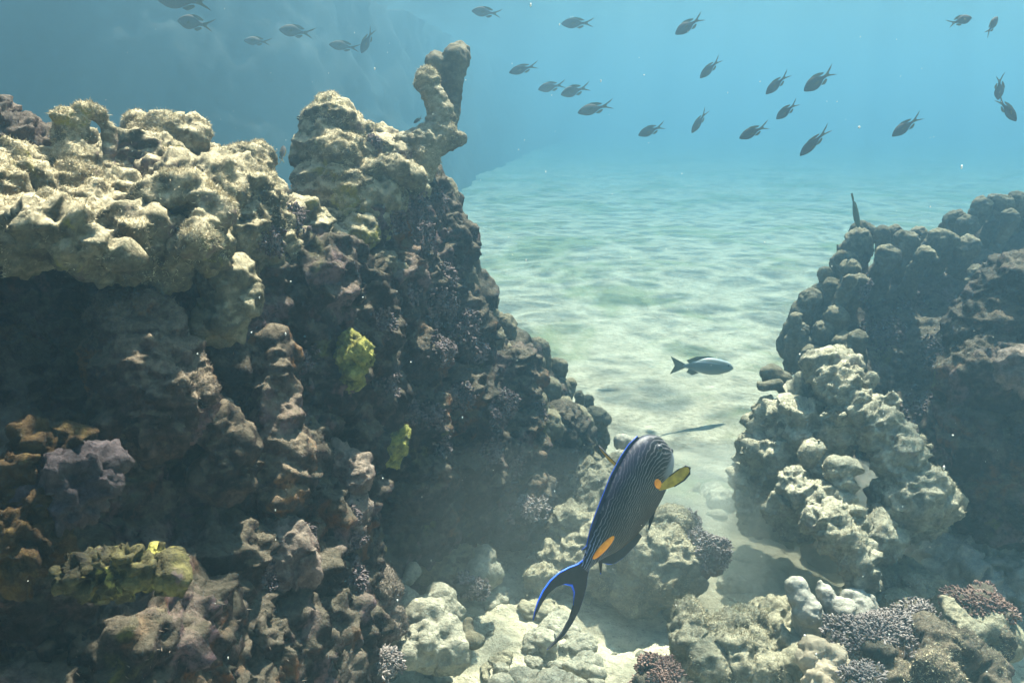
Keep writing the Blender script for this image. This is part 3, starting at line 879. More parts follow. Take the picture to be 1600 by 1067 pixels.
# dark two-lobed coral on the left shoulder of the outcrop
R4 = at(1205, 590, 2.25)
tl = thing('lobed_coral', 'small dark coral of two flat lobes on the left shoulder of the pale outcrop', 'coral', R4)
part_rock('lobe', [(1208, 588, 2.2, 20), (1225, 592, 2.2, 14), (1196, 582, 2.2, 12), (1222, 605, 2.2, 13)], M['knob'], 66, parent=tl, origin=R4, voxel=0.0045, big=0.008, midd=0.004, small=0.002, pits=0)
part_rock('lobe', [(1190, 604, 2.18, 7, 1215, 600, 2.2, 10), (1186, 600, 2.18, 5), (1193, 607, 2.18, 5)], M['knob'], 67, parent=tl, origin=R4, voxel=0.004, big=0.005, midd=0.003, small=0.002, pits=0)

# ------------------------------------------------------------------ boulders on the floor
def boulder(name, label, cat, items, mt, seed, voxel=0.005, turf=0, turfmat='turf', group=None, tl=0.0055, **kw):
    p = at(*items[0][:3])
    loc = Vector((p.x, p.y, 0))
    b = Blobs()
    for it in items:
        if len(it) > 5:
            b.limb(at(*it[0:3]), at(*it[4:7]), m(it[3], it[2]), m(it[7], it[6]))
        else:
            fb(b, *it)
    d = dict(big=0.018, midd=0.013, small=0.008, pits=0.010, k=0.7)
    d.update(kw)
    if turf:
        t = thing(name, label, cat, loc, group)
        o = rocky('rock_body', b, loc, mt, t, voxel=voxel, smooth=3, seed=seed, **d)
        blades(o, turf, tl, 0.0006, M[turfmat], t, minz=-0.1)
        return t
    o = rocky(name, b, loc, mt, None, voxel=voxel, smooth=3, seed=seed, loc=loc, **d)
    return tag(o, label, cat, group)

boulder('boulder', 'rounded pale boulder on the sand directly behind the big striped fish', 'rock', [
    (1030, 860, 1.95, 44), (1060, 880, 1.93, 36), (1000, 870, 1.95, 44), (1045, 905, 1.92, 34), (1075, 905, 1.94, 26), (990, 920, 1.95, 34), (1040, 830, 2.0, 34), (950, 900, 2.0, 34), (1010, 920, 1.95, 34)],
    M['pale'], 71, turf=8000)
boulder('boulder', 'rough grey boulder heap between the dark wall and the big striped fish', 'rock', [
    (905, 830, 2.1, 44), (935, 810, 2.12, 40), (960, 790, 2.15, 40), (900, 870, 2.05, 40), (870, 880, 2.05, 34), (935, 770, 2.2, 30), (955, 745, 2.25, 28), (985, 770, 2.25, 30), (940, 850, 2.05, 40), (850, 905, 2.0, 26), (985, 830, 2.1, 34), (915, 745, 2.3, 26)],
    M['pale'], 72, turf=9000, midd=0.02, small=0.009)
bush('bushy_coral', 'purplish bushy coral clinging to the right flank of the rounded pale boulder', 'coral', at(1106, 870, 1.98), m(32, 1.98), 700, M['purple'], 1.5, r=m(2.2, 1.95), ln=m(5.5, 1.95), seed=6)
bush('bushy_coral', 'pinkish bushy coral cushion on top of the boulder under the striped fish belly', 'coral', at(1066, 815, 2.1), m(26, 2.1), 420, M['purple'], 0.8, r=m(2.2, 2.1), ln=m(5, 2.1), seed=7)
boulder('boulder', 'shaded dome-shaped boulder at the foot of the dark wall', 'rock', [
    (700, 880, 1.95, 46), (735, 890, 1.97, 38), (670, 885, 1.93, 34), (700, 910, 1.92, 34)], M['pale'], 73, turf=4000, midd=0.008)
boulder('stone', 'pale squarish stone leaning on the right side of the shaded dome boulder', 'stone', [(757, 870, 1.9, 15), (752, 895, 1.88, 24), (770, 895, 1.9, 14)], M['stone'], 74, midd=0.006, small=0.003)
bush('bushy_coral', 'small dark bushy coral on the sand in front of the shaded dome boulder', 'coral', at(735, 922, 1.86), m(26, 1.86), 420, M['purple'], 0.8, r=m(2.1, 1.86), ln=m(5, 1.86), seed=8)
boulder('stone', 'dark upright stone standing left of the shaded dome boulder', 'stone', [(622, 885, 1.82, 17), (622, 905, 1.81, 15)], M['knob'], 75, big=0.006, midd=0.004, small=0.002, pits=0, voxel=0.004)
boulder('boulder', 'pinkish fuzzy boulder leaning on the wall foot near the bottom', 'rock', [
    (565, 955, 1.55, 46), (585, 930, 1.57, 40), (560, 985, 1.54, 42), (600, 970, 1.57, 34), (545, 925, 1.57, 34)], M['pink'], 76, turf=7000, turfmat='turf_dark', midd=0.012)
boulder('stone', 'largest pale stone in the sunlit rubble by the wall foot', 'stone', [(690, 1000, 1.6, 38), (665, 1005, 1.58, 36), (700, 1015, 1.59, 30), (670, 975, 1.62, 32), (640, 1020, 1.57, 22)], M['stone'], 77, pits=0.003, midd=0.009, small=0.004, voxel=0.004)
boulder('stone', 'pale flat stone just left of the largest pale stone', 'stone', [(630, 985, 1.64, 28), (610, 985, 1.64, 22), (640, 1000, 1.62, 20), (610, 1000, 1.62, 18)], M['stone'], 78, pits=0.003, midd=0.007, small=0.004, voxel=0.004)
boulder('stone', 'pale stone behind the largest pale stone in the rubble', 'stone', [(690, 945, 1.72, 26), (665, 950, 1.71, 20), (710, 952, 1.73, 18)], M['stone'], 79, pits=0.003, midd=0.007, small=0.004, voxel=0.004)
boulder('stone', 'bluish white stone left of the sunlit rubble beneath the pinkish boulder', 'stone', [(638, 935, 1.72, 20), (640, 950, 1.7, 18), (628, 925, 1.73, 16)], M['stone'], 80, pits=0.002, midd=0.005, small=0.003, voxel=0.004)
boulder('stone', 'pale lumpy stones fused together under the purple tufts of the wall foot', 'stone', [(605, 905, 1.75, 18), (620, 915, 1.74, 14), (610, 930, 1.72, 14), (592, 895, 1.76, 14), (648, 890, 1.78, 16), (640, 905, 1.77, 14)], M['stone'], 81, pits=0.003, midd=0.006, small=0.003, voxel=0.004)
boulder('coral_stub', 'dark knobby coral stub standing beside the largest pale stone', 'coral', [(730, 985, 1.62, 13), (738, 1000, 1.6, 16), (720, 1005, 1.6, 12), (748, 1000, 1.61, 11), (712, 1015, 1.59, 9), (732, 972, 1.63, 9)], M['knob'], 82, big=0.006, midd=0.003, small=0.002, pits=0, voxel=0.0035)
boulder('boulder', 'flat pale shelf of rock between the rubble and the fish tail', 'rock', [(800, 940, 1.82, 36, ), (830, 955, 1.8, 40), (780, 955, 1.8, 30), (860, 965, 1.8, 34), (810, 975, 1.76, 30)], M['stone'], 83, midd=0.012, small=0.005, squash=1) if False else None

# foreground right
boulder('boulder', 'pale crumbly boulder with a small knob on top near the bottom centre', 'rock', [
    (1075, 990, 1.66, 32), (1075, 965, 1.68, 26), (1072, 1010, 1.63, 30), (1075, 945, 1.72, 10), (1080, 950, 1.72, 13), (1120, 1000, 1.66, 34), (1145, 990, 1.68, 34), (1140, 1030, 1.62, 36), (1100, 1040, 1.6, 36), (1175, 1020, 1.65, 30), (1190, 1050, 1.62, 34), (1160, 965, 1.72, 22), (1185, 980, 1.72, 20)],
    M['pale'], 84, turf=9000, midd=0.016, small=0.008)
bush('bushy_coral', 'reddish bushy coral at the bottom edge in front of the crumbly boulder', 'coral', at(1035, 1062, 1.55), m(36, 1.55), 600, M['red'], 0.8, r=m(2.4, 1.55), ln=m(7, 1.55), seed=9)
G1 = base_of(1290, 960, 1.75)
fg = thing('finger_coral', 'grey coral of four smooth blunt fingers among the rocks at lower right', 'coral', G1)
for items in ([(1243, 918, 1.72, 15, 1262, 955, 1.7, 22)], [(1281, 912, 1.72, 9, 1290, 930, 1.71, 16), (1290, 930, 1.71, 16, 1312, 955, 1.7, 20)], [(1335, 935, 1.74, 15, 1340, 960, 1.73, 20)], [(1358, 938, 1.74, 13, 1362, 960, 1.73, 17)]):
    part_rock('finger', items, M['knob_grey'], 300 + items[0][0], parent=fg, origin=G1, voxel=0.0035, big=0.012, midd=0.006, small=0.003, pits=0.002, k=.5)
part_rock('base', [(1270, 970, 1.7, 30), (1300, 980, 1.7, 34), (1290, 1000, 1.69, 30), (1345, 975, 1.74, 28), (1265, 990, 1.7, 22)], M['knob_grey'], 305, parent=fg, origin=G1, voxel=0.005, big=0.008, midd=0.01, small=0.003, pits=0)
bush('bushy_coral', 'wide purple bushy coral mat spreading beside the grey finger coral', 'coral', at(1370, 990, 1.62), m(62, 1.62), 2300, M['purple'], 0.5, r=m(2.5, 1.62), ln=m(7, 1.62), seed=10, stretch=1.3)
bush('bushy_coral', 'purple bushy coral tuft left of the wide mat above the beige coral', 'coral', at(1305, 1005, 1.6), m(24, 1.6), 420, M['purple'], 0.6, r=m(2.5, 1.6), ln=m(7, 1.6), seed=11)
bush('bushy_coral', 'reddish purple bushy coral on the far side of the wide mat at right', 'coral', at(1535, 945, 1.75), m(46, 1.75), 1000, M['red'], 0.4, r=m(2.4, 1.75), ln=m(6, 1.75), seed=12, stretch=1.4)
bush('bushy_coral', 'purple bushy coral between the grey fingers and the reddish one', 'coral', at(1440, 965, 1.72), m(36, 1.72), 700, M['purple'], 0.5, r=m(2.4, 1.7), ln=m(6.5, 1.7), seed=13)
bush('bushy_coral', 'purple bushy coral at the bottom edge under the beige coral', 'coral', at(1345, 1056, 1.5), m(34, 1.5), 700, M['purple'], 0.5, r=m(2.5, 1.5), ln=m(7, 1.5), seed=14)
boulder('dome_coral', 'smooth beige dome coral with folded lobes at the bottom edge', 'coral', [(1275, 1020, 1.55, 18), (1300, 1030, 1.54, 20), (1262, 1035, 1.54, 16), (1320, 1050, 1.53, 16), (1290, 1055, 1.52, 26), (1310, 1018, 1.57, 8), (1280, 1070, 1.5, 26)], M['beige'], 86, voxel=0.0038, big=0.010, midd=0.010, small=0.004, pits=0.004, k=.4)
boulder('cup_rock', 'hollow brown cup-shaped rock at the lower right corner', 'rock', [
    (1460, 1000, 1.58, 18, 1500, 1010, 1.57, 22), (1500, 1010, 1.6, 20, 1545, 1035, 1.6, 22), (1545, 1035, 1.6, 22, 1560, 1080, 1.56, 24), (1470, 1010, 1.56, 20, 1455, 1050, 1.52, 22), (1455, 1050, 1.52, 24, 1490, 1085, 1.5, 26),
    (1450, 985, 1.6, 16), (1500, 1050, 1.66, 34), (1530, 1070, 1.64, 30), (1420, 1040, 1.55, 26), (1400, 1060, 1.53, 28), (1560, 1010, 1.66, 26)], M['brown'], 87, turf=6000, midd=0.014)
boulder('slab', 'narrow rock blade tilting out of the purple mats at lower right', 'rock', [(1475, 935, 1.7, 8, 1520, 985, 1.66, 14), (1480, 945, 1.69, 10, 1500, 985, 1.66, 18), (1540, 985, 1.68, 24), (1570, 1000, 1.7, 26)], M['pale'], 88, midd=0.006, small=0.004, voxel=0.004)
boulder('boulder', 'pale low rock behind the blade and right of the grey fingers', 'rock', [(1430, 935, 1.85, 28), (1460, 930, 1.87, 24), (1400, 945, 1.84, 22), (1490, 945, 1.86, 22)], M['pale'], 89, turf=2500)
boulder('boulder', 'low pitted grey rock on the sand under the right reef', 'rock', [
    (1470, 875, 2.05, 30), (1510, 865, 2.08, 34), (1550, 880, 2.05, 36), (1590, 890, 2.05, 40), (1500, 895, 2.02, 32), (1620, 870, 2.1, 50), (1540, 915, 2.0, 30), (1455, 890, 2.03, 18), (1590, 930, 1.98, 30)],
    M['knob_grey'], 90, turf=4000, midd=0.024, small=0.01, pits=0.02)
boulder('stone', 'little upright yellowish stone on top of the low pitted rock', 'stone', [(1479, 828, 2.1, 9), (1480, 840, 2.1, 10)], M['stone'], 91, voxel=0.004, big=0.003, midd=0.003, small=0.002, pits=0)
bush('bushy_coral', 'dark purple bushy coral at the bottom edge against the wall foot', 'coral', at(500, 1055, 1.42), m(56, 1.42), 1700, M['purple'], 0.6, r=m(2.7, 1.42), ln=m(8, 1.42), seed=15, stretch=1.3)
bush('bushy_coral', 'purple bushy coral at the bottom edge beside the pinkish boulder', 'coral', at(592, 1042, 1.5), m(36, 1.5), 800, M['purple'], 0.8, r=m(2.6, 1.5), ln=m(7.5, 1.5), seed=16)
boulder('coral_stub', 'grey-green coral knobs rising behind the left pectoral fin of the striped fish', 'coral', [(972, 690, 2.5, 14), (990, 695, 2.5, 14), (970, 715, 2.45, 16), (1000, 720, 2.45, 20), (1020, 730, 2.45, 18)], M['knob_grey'], 92, voxel=0.005, big=0.008, midd=0.006, small=0.003, pits=0, turf=1500)

boulder('boulder', 'flat dusty rubble mound filling the floor between the crumbly boulder and the grey fingers', 'rock', [
    (1215, 965, 1.78, 26), (1235, 985, 1.75, 26), (1205, 990, 1.74, 22), (1230, 1010, 1.7, 22), (1195, 950, 1.82, 18), (1250, 1040, 1.62, 22)], M['pale'], 94, midd=0.016, small=0.01)
boulder('boulder', 'low dusty rock at the bottom edge between the reddish coral and the wall foot', 'rock', [
    (820, 1075, 1.62, 26), (780, 1078, 1.6, 22), (860, 1082, 1.6, 26), (900, 1085, 1.58, 22), (930, 1080, 1.6, 18), (740, 1085, 1.58, 18)], M['stone'], 95, midd=0.012, small=0.008)
boulder('boulder', 'dusty rubble ridge in front of the right reef below the pale outcrop', 'rock', [
    (1390, 905, 1.95, 22), (1415, 895, 1.98, 22), (1370, 915, 1.9, 20), (1440, 915, 1.95, 20), (1345, 925, 1.85, 16)], M['pale'], 97, midd=0.014, small=0.009)
# loose rubble: a few shapes, copied
protos = []
for k in range(5):
    b = Blobs()
    b.ball((0, 0, 0), 0.02, (1.2, 1, .75))
    for j in range(3):
        b.ball((random.uniform(-.015, .015), random.uniform(-.015, .015), random.uniform(-.006, .008)), random.uniform(.009, .015))
    me = b.mesh('stone', (0, 0, 0), 0.0026, 2)
    rough_rock(me, 400 + k, k=0.25, big=0.007, midd=0.0045, small=0.0018, pits=0.003)
    me.polygons.foreach_set('use_smooth', np.ones(len(me.polygons), bool))
    me.materials.append(M['stone'] if k != 3 else M['pale'])
    protos.append(me)
for k in range(3):                      # broken coral sticks
    b = Blobs()
    b.limb((-.03, 0, 0), (.012, random.uniform(-.008, .008), .003), .0065, .008)
    b.limb((.012, 0, .003), (.034, random.uniform(-.014, .014), .004), .008, .0055)
    b.limb((0, 0, .002), (.006, .016 * random.choice((-1, 1)), .010), .006, .0045)
    me = b.mesh('coral_fragment', (0, 0, 0), 0.0022, 2)
    rough_rock(me, 430 + k, k=0.2, big=0.003, midd=0.0025, small=0.0012, pits=0)
    me.polygons.foreach_set('use_smooth', np.ones(len(me.polygons), bool))
    me.materials.append(M['pale'] if k else M['stone'])
    protos.append(me)
def strew(n, xr, yr, sr, label, group, name='stone'):
    for k in range(n):
        x, y = random.uniform(*xr), random.uniform(*yr)
        me = random.choice(protos)
        o = bpy.data.objects.new('coral_fragment' if me.name.startswith('coral') else name, me)
        COL.objects.link(o)
        s = random.uniform(0, 1) ** 2.5 * (sr[1] - sr[0]) + sr[0]
        o.scale = (s, s * random.uniform(.8, 1.2), s * random.uniform(.7, 1.1))
        o.rotation_euler = (random.uniform(-.3, .3), random.uniform(-.3, .3), random.uniform(0, 6.28))
        o.location = (x, y, gz(x, y) + 0.001 * s)
        if me.name.startswith('coral'):
            wall_foot = 'wall' in group
            tag(o, 'broken coral stick in the rubble at the wall foot' if wall_foot else 'broken coral stick on the sand between the boulders', 'coral rubble',
                'broken coral sticks at the wall foot' if wall_foot else 'broken coral sticks in the channel')
        else:
            tag(o, label, 'stone', group)
strew(110, (-.42, .2), (1.4, 2.05), (.3, 1.7), 'small pale stone lying loose among the rubble at the foot of the dark wall', 'loose stones at the wall foot')
strew(110, (.05, 1.35), (1.4, 2.5), (.3, 1.9), 'small pale stone lying loose on the sand between the boulders', 'loose stones in the channel')

# far reef slope, near black and raised to the surface to darken the water
b = Blobs()
for px, d, r in ((-600, 6.5, 1.7), (-300, 7.2, 1.7), (-50, 8, 1.7), (180, 8.6, 1.7), (340, 9.6, 1.5), (480, 12, 1.4), (590, 16, 1.4), (690, 22, 1.5), (775, 32, 1.7), (840, 45, 2.0)):
    p = at(px, 230, d)
    c0 = (p.x, p.y, r)
    if px > -600:
        for t in (0.25, 0.5, 0.75, 1.0):
            x_, y_, r_ = (q0 + (q1 - q0) * t for q0, q1 in zip(prev, c0))
            for z in (-.2, .4, 1.0, 1.6, 2.0):
                b.ball((x_ - z * .1, y_ + z * .2, z), r_ * (1.1 - .06 * z), (1.3, 1.2, 1))
        b.ball((p.x - 1.5, p.y + 2, 1), 2.2, (1.5, 1, 1))
    prev = c0
me = b.mesh('distant_reef', (-3, 9, 0), 0.09, 3)
rough_rock(me, 501, k=6, big=0.16, midd=0.08, small=0.05, pits=0)
V = co(me)
V[:, 2] = np.minimum(V[:, 2], WATER_Z - 0.12 + 0.04 * fbm(V, 0.7, 2, 8))
put(me, V)
tag(link('distant_reef', me, M['far'], loc=(-3, 9, 0)), 'far reef bank, blackened and enlarged to darken the open water behind the left wall', 'reef')

# stirred-up silt hanging low over the channel
def silt(p, sc, dens, label):
    V, F = ico(4)
    mt = bpy.data.materials.new('silt_cloud')
    mt.use_nodes = True
    nt = mt.node_tree
    nt.nodes.remove(nt.nodes["Principled BSDF"])
    v = nd(nt, "ShaderNodeVolumePrincipled")
    v.inputs["Color"].default_value = (0.62, 0.66, 0.62, 1)
    v.inputs["Density"].default_value = dens
    v.inputs["Anisotropy"].default_value = 0.5
    nt.links.new(v.outputs[0], nt.nodes["Material Output"].inputs["Volume"])
    o = link('silt_cloud', np_mesh('silt_cloud', V * np.array(sc), F), mt, loc=p)
    tag(o, label, 'silt', kind='stuff')
silt(at(1200, 830, 2.2), (.46, .36, .19), 1.8, 'pale cloud of stirred silt in the channel right of the big striped fish')
silt(at(770, 860, 1.78), (.46, .26, .21), 0.28, 'thin cloud of silt hanging before the foot of the dark wall')
# ------------------------------------------------------------------ fish
def loft(name, xs, top, bot, hw, mt, parent, loc=(0, 0, 0), nseg=22, power=2.3):
    """a fish body: superellipse sections along +X (head), Z up, closed at both ends"""
    V, F = [], []
    n = len(xs)
    for i in range(n):
        zc, zh = (top[i] + bot[i]) / 2, (top[i] - bot[i]) / 2
        for k in range(nseg):
            a = 2 * math.pi * k / nseg
            c, s = math.cos(a), math.sin(a)
            V.append((xs[i], hw[i] * math.copysign(abs(c) ** (2 / power), c), zc + zh * math.copysign(abs(s) ** (2 / 2.0), s)))
    for i in range(n - 1):
        for k in range(nseg):
            F.append([i * nseg + k, i * nseg + (k + 1) % nseg, (i + 1) * nseg + (k + 1) % nseg, (i + 1) * nseg + k])
    F.append(list(range(nseg))[::-1])
    F.append([(n - 1) * nseg + k for k in range(nseg)])
    me = np_mesh(name, V, F)
    bm = bmesh.new()
    bm.from_mesh(me)
    bmesh.ops.recalc_face_normals(bm, faces=bm.faces)
    bm.to_mesh(me)
    bm.free()
    return link(name, me, mt, parent, loc)
def smooth_curve(xk, yk, xs):
    # monotone-ish Catmull-Rom through the keys
    out = []
    for x in xs:
        i = max(0, min(len(xk) - 2, int(np.searchsorted(xk, x)) - 1))
        x0, x1 = xk[i], xk[i + 1]
        t = (x - x0) / (x1 - x0)
        def sl(j):
            if j <= 0 or j >= len(xk) - 1:
                j = max(0, min(len(xk) - 2, j if j <= 0 else j - 1))
                return (yk[j + 1] - yk[j]) / (xk[j + 1] - xk[j])
            return (yk[j + 1] - yk[j - 1]) / (xk[j + 1] - xk[j - 1])
        h = x1 - x0
        a, b = sl(i) * h, sl(i + 1) * h
        out.append((2 * t ** 3 - 3 * t * t + 1) * yk[i] + (t ** 3 - 2 * t * t + t) * a + (-2 * t ** 3 + 3 * t * t) * yk[i + 1] + (t ** 3 - t * t) * b)
    return out
def sheet(name, outline, thick, mt, parent, fn=None, sub=0):
    """a fin: closed outline in the XZ plane given real thickness; fn bends each point"""
    bm = bmesh.new()
    vs = [bm.verts.new((x, 0, z)) for x, z in outline]
    f = bm.faces.new(vs)
    f.normal_update()
    bmesh.ops.triangulate(bm, faces=[f])
    if sub:
        bmesh.ops.subdivide_edges(bm, edges=bm.edges, cuts=sub, use_grid_fill=True)
    top = [v for v in bm.verts]
    bm.faces.ensure_lookup_table()
    g = bmesh.ops.duplicate(bm, geom=bm.faces[:] + bm.edges[:] + bm.verts[:])
    mp = g['vert_map']
    bd = [e for e in bm.edges if e.is_boundary and e.verts[0] in set(top) and e.verts[1] in set(top)]
    for v in top:
        w = mp[v]
        v.co.y += thick / 2
        w.co.y -= thick / 2
    for e in bd:
        a, b = e.verts
        bm.faces.new((a, b, mp[b], mp[a]))
    if fn:
        for v in bm.verts:
            v.co = Vector(fn(*v.co))
    bmesh.ops.recalc_face_normals(bm, faces=bm.faces)
    me = bpy.data.meshes.new(name)
    bm.to_mesh(me)
    bm.free()
    return link(name, me, mt, parent, smooth=False)
def tube(name, pts, rad, mt, parent, nseg=7):
    V, F = [], []
    n = len(pts)
    for i, p in enumerate(pts):
        p = Vector(p)
        d = (Vector(pts[min(n - 1, i + 1)]) - Vector(pts[max(0, i - 1)])).normalized()
        a = d.orthogonal().normalized()
        b = d.cross(a)
        r = rad[i] if isinstance(rad, (list, tuple)) else rad
        for k in range(nseg):
            t = 2 * math.pi * k / nseg
            V.append((p + a * math.cos(t) * r + b * math.sin(t) * r)[:])
    for i in range(n - 1):
        for k in range(nseg):
            F.append([i * nseg + k, i * nseg + (k + 1) % nseg, (i + 1) * nseg + (k + 1) % nseg, (i + 1) * nseg + k])
    F.append(list(range(nseg))[::-1])
    F.append([(n - 1) * nseg + k for k in range(nseg)])
    return link(name, np_mesh(name, V, F), mt, parent)
def ballmesh(name, p, r, mt, parent, s=(1, 1, 1), sub=2):
    V, F = ico(sub)
    return link(name, np_mesh(name, V * r * np.array(s) + np.array(p), F), mt, parent)
def orient(F, U):
    F = F.normalized()
    U = (U - F * U.dot(F)).normalized()
    L = U.cross(F)                      # local +Y (left side)
    return Matrix((F, L, U)).transposed().to_4x4()

# --- the big striped surgeonfish -------------------------------------------------
S = 0.245 / 236.0                       # metres per profile unit
sk = [0, 12, 30, 60, 90, 130, 160, 185, 205, 220, 230, 236]
tp = [9, 10.5, 16, 27, 36, 47, 51, 51, 46, 36, 25, 13]
bt = [-9, -11, -19, -38, -50, -56, -56, -52, -47, -40, -32, -20]
hw = [3.5, 5, 8, 13, 17, 21, 23, 23.5, 22, 18, 13, 5]
ss = np.linspace(0, 236, 60)
def body_stripes():
    mt, nt, b = mat_base('striped_skin', 0.5, 0.35)
    tc = nd(nt, "ShaderNodeTexCoord").outputs["Object"]
    sx = nd(nt, "ShaderNodeSeparateXYZ")
    nt.links.new(tc, sx.inputs[0])
    x, y, z = sx.outputs
    # stripes run along the body, bending down over the head and tightening towards tail and back
    nz = noise_node(nt, tc, 55, 2, 0.5)
    nz2 = noise_node(nt, tc, 210, 2, 0.5)
    head = step(nt, x, 0.02, 0.125)
    w = math2(nt, 'ADD', math2(nt, 'MULTIPLY', math2(nt, 'MULTIPLY', z, 1500), math2(nt, 'SUBTRACT', 1.0, math2(nt, 'MULTIPLY', head, 0.6))), math2(nt, 'MULTIPLY', math2(nt, 'POWER', math2(nt, 'MAXIMUM', math2(nt, 'SUBTRACT', x, 0.035), 0), 2), 9000))
    w = math2(nt, 'ADD', w, math2(nt, 'MULTIPLY', x, -420))
    w = math2(nt, 'ADD', w, math2(nt, 'MULTIPLY', nz, 13.0))
    w = math2(nt, 'ADD', w, math2(nt, 'MULTIPLY', nz2, 5.0))
    si = math2(nt, 'SINE', w, 0)
    line = step(nt, si, 0.45, 0.98)
    n3 = noise_node(nt, tc, 30, 3, 0.6)
    belly = step(nt, z, -0.052, -0.028)
    line = math2(nt, 'MULTIPLY', line, math2(nt, 'ADD', math2(nt, 'MULTIPLY', step(nt, n3, 0.35, 0.6), 0.5), 0.5))
    line = math2(nt, 'MULTIPLY', line, math2(nt, 'ADD', math2(nt, 'MULTIPLY', belly, 0.85), 0.15))
    col = mix(nt, line, (0.002, 0.002, 0.004), (0.15, 0.145, 0.16))
    col = mix(nt, math2(nt, 'MULTIPLY', step(nt, z, 0.025, 0.045), 0.4), col, (0.006, 0.012, 0.06))       # blue along the back
    tailb = math2(nt, 'MULTIPLY', step(nt, x, -0.055, -0.11), line)
    col = mix(nt, math2(nt, 'MULTIPLY', tailb, 0.6), col, (0.22, 0.32, 0.62))
    # pale cheek below the eye
    ck = math2(nt, 'MULTIPLY', step(nt, x, 0.066, 0.078), step(nt, z, -0.010, -0.020))
    lines2 = step(nt, math2(nt, 'SINE', math2(nt, 'MULTIPLY', z, 2600), 0), 0.2, 0.8)
    ckc = mix(nt, math2(nt, 'MULTIPLY', lines2, step(nt, x, 0.09, 0.075)), (0.15, 0.18, 0.22), (0.03, 0.035, 0.05))
    col = mix(nt, ck, col, ckc)
    nt.links.new(col, b.inputs["Base Color"])
    bump(nt, b, noise_node(nt, tc, 900, 2, 0.5), 0.0004, 0.6)
    return mt
M['stripe'] = body_stripes()
M['fin_black'] = plain_mat('black_fin', (0.010, 0.010, 0.014), (0.022, 0.022, 0.03), 120, 0.5, 0.3, 0.0004)
M['fin_navy'] = plain_mat('navy_fin', (0.006, 0.009, 0.025), (0.010, 0.016, 0.05), 120, 0.5, 0.3, 0.0004)
M['edge_blue'] = plain_mat('electric_blue_edge', (0.015, 0.09, 0.75), (0.03, 0.16, 0.95), 90, 0.45, 0.3, 0)
M['orange'] = plain_mat('orange_patch', (0.80, 0.22, 0.01), (0.95, 0.36, 0.02), 160, 0.5, 0.3, 0.0003)
M['fin_yellow'] = plain_mat('yellow_fin', (0.34, 0.22, 0.015), (0.62, 0.42, 0.04), 90, 0.5, 0.3, 0.0006)
M['eye'] = plain_mat('dark_eye', (0.008, 0.008, 0.01), (0.015, 0.014, 0.016), 50, 0.12, 0.6, 0)
M['eye_ring'] = plain_mat('pale_eye_ring', (0.07, 0.07, 0.08), (0.11, 0.11, 0.12), 50, 0.3, 0.4, 0)

TB, HD = at(911, 889, 1.27), at(1037, 690, 1.365)
Fv = (HD - TB)
axis_img = Vector((0.543, 0.84))
perp = RT * (-0.84) + UP * 0.543
ROLL = math.radians(34)
Uv = perp * math.cos(ROLL) - FW * math.sin(ROLL)
sg = thing('surgeonfish', 'large dark surgeonfish with fine wavy stripes, orange patches and a blue-edged lyre tail', 'fish', (0, 0, 0))
R = orient(Fv, Uv)
sg.matrix_world = Matrix.Translation((TB + HD) / 2) @ R
k_ = Fv.length / 0.245
sg.scale = (k_, k_, k_)
X = lambda s: (s - 118) * S
body = loft('body', [X(s) for s in ss], [v * S for v in smooth_curve(sk, tp, ss)], [v * S for v in smooth_curve(sk, bt, ss)], [v * S for v in smooth_curve(sk, hw, ss)], M['stripe'], sg, nseg=32, power=2.1)
sub = body.modifiers.new('s', 'SUBSURF')
sub.levels = sub.render_levels = 1
def bodyz(s, side):
    return float(np.interp(s, sk, tp if side > 0 else bt)) * S
def bodyw(s):
    return float(np.interp(s, sk, hw)) * S
# dorsal fin folded along the back
ds = np.linspace(28, 205, 26)
up_ = [(X(s), bodyz(s, 1) + (3 + 4 * math.sin(min(1, (s - 28) / 30) * math.pi / 2) * (1 - 0.55 * (s - 28) / 177)) * S) for s in ds]
lo_ = [(X(s), bodyz(s, 1) - 4 * S) for s in ds[::-1]]
tipd = [(X(18), bodyz(30, 1) + 6 * S)]
df = sheet('dorsal_fin', tipd + up_ + lo_, 2.4 * S, M['fin_navy'], sg)
tube('fin_edge', [(x, 0, z) for x, z in tipd + up_], 0.4 * S, M['edge_blue'], df)
an = np.linspace(28, 104, 16)
lo2 = [(X(s), bodyz(s, -1) - (6 + 15 * math.sin(min(1, (s - 28) / 16) * math.pi / 2) * (1 - 0.6 * (s - 28) / 76)) * S) for s in an]
hi2 = [(X(s), bodyz(s, -1) + 4 * S) for s in an[::-1]]
tipa = [(X(15), bodyz(28, -1) - 16 * S), ]
af = sheet('anal_fin', tipa + lo2 + hi2, 2.4 * S, M['fin_black'], sg)
tube('fin_edge', [(x, 0, z) for x, z in tipa + lo2], 0.9 * S, M['edge_blue'], af)
# lyre tail
def bend_tail(x, y, z):
    u = max(0.0, X(0) - x)
    return (x, y + 0.9 * u * u / (0.5), z)
upo = [(8, 9), (-1.7, 14), (-13.9, 24), (-29.6, 34.2), (-47.0, 39.9), (-64.4, 40.9), (-80.0, 38.0), (-93.1, 33.2), (-102.7, 27.5)]
upi = [(-92.2, 29.4), (-78.3, 31.3), (-62.6, 31.3), (-47.0, 25.6), (-34.8, 15.2), (-28.7, 1.9)]
loi = [(-33.1, -9.5), (-47.0, -20.9), (-64.4, -27.5), (-84.4, -29.4), (-100.0, -27.5)]
loo = [(-118.3, -23.8), (-102.7, -31.3), (-85.3, -36.1), (-66.1, -37.0), (-47.0, -35.1), (-29.6, -29.4), (-13.9, -22), (-1.7, -13), (8, -9)]
tf = sheet('tail_fin', [(X(a), b * S) for a, b in upo + upi + loi + loo], 2.4 * S, M['fin_black'], sg)
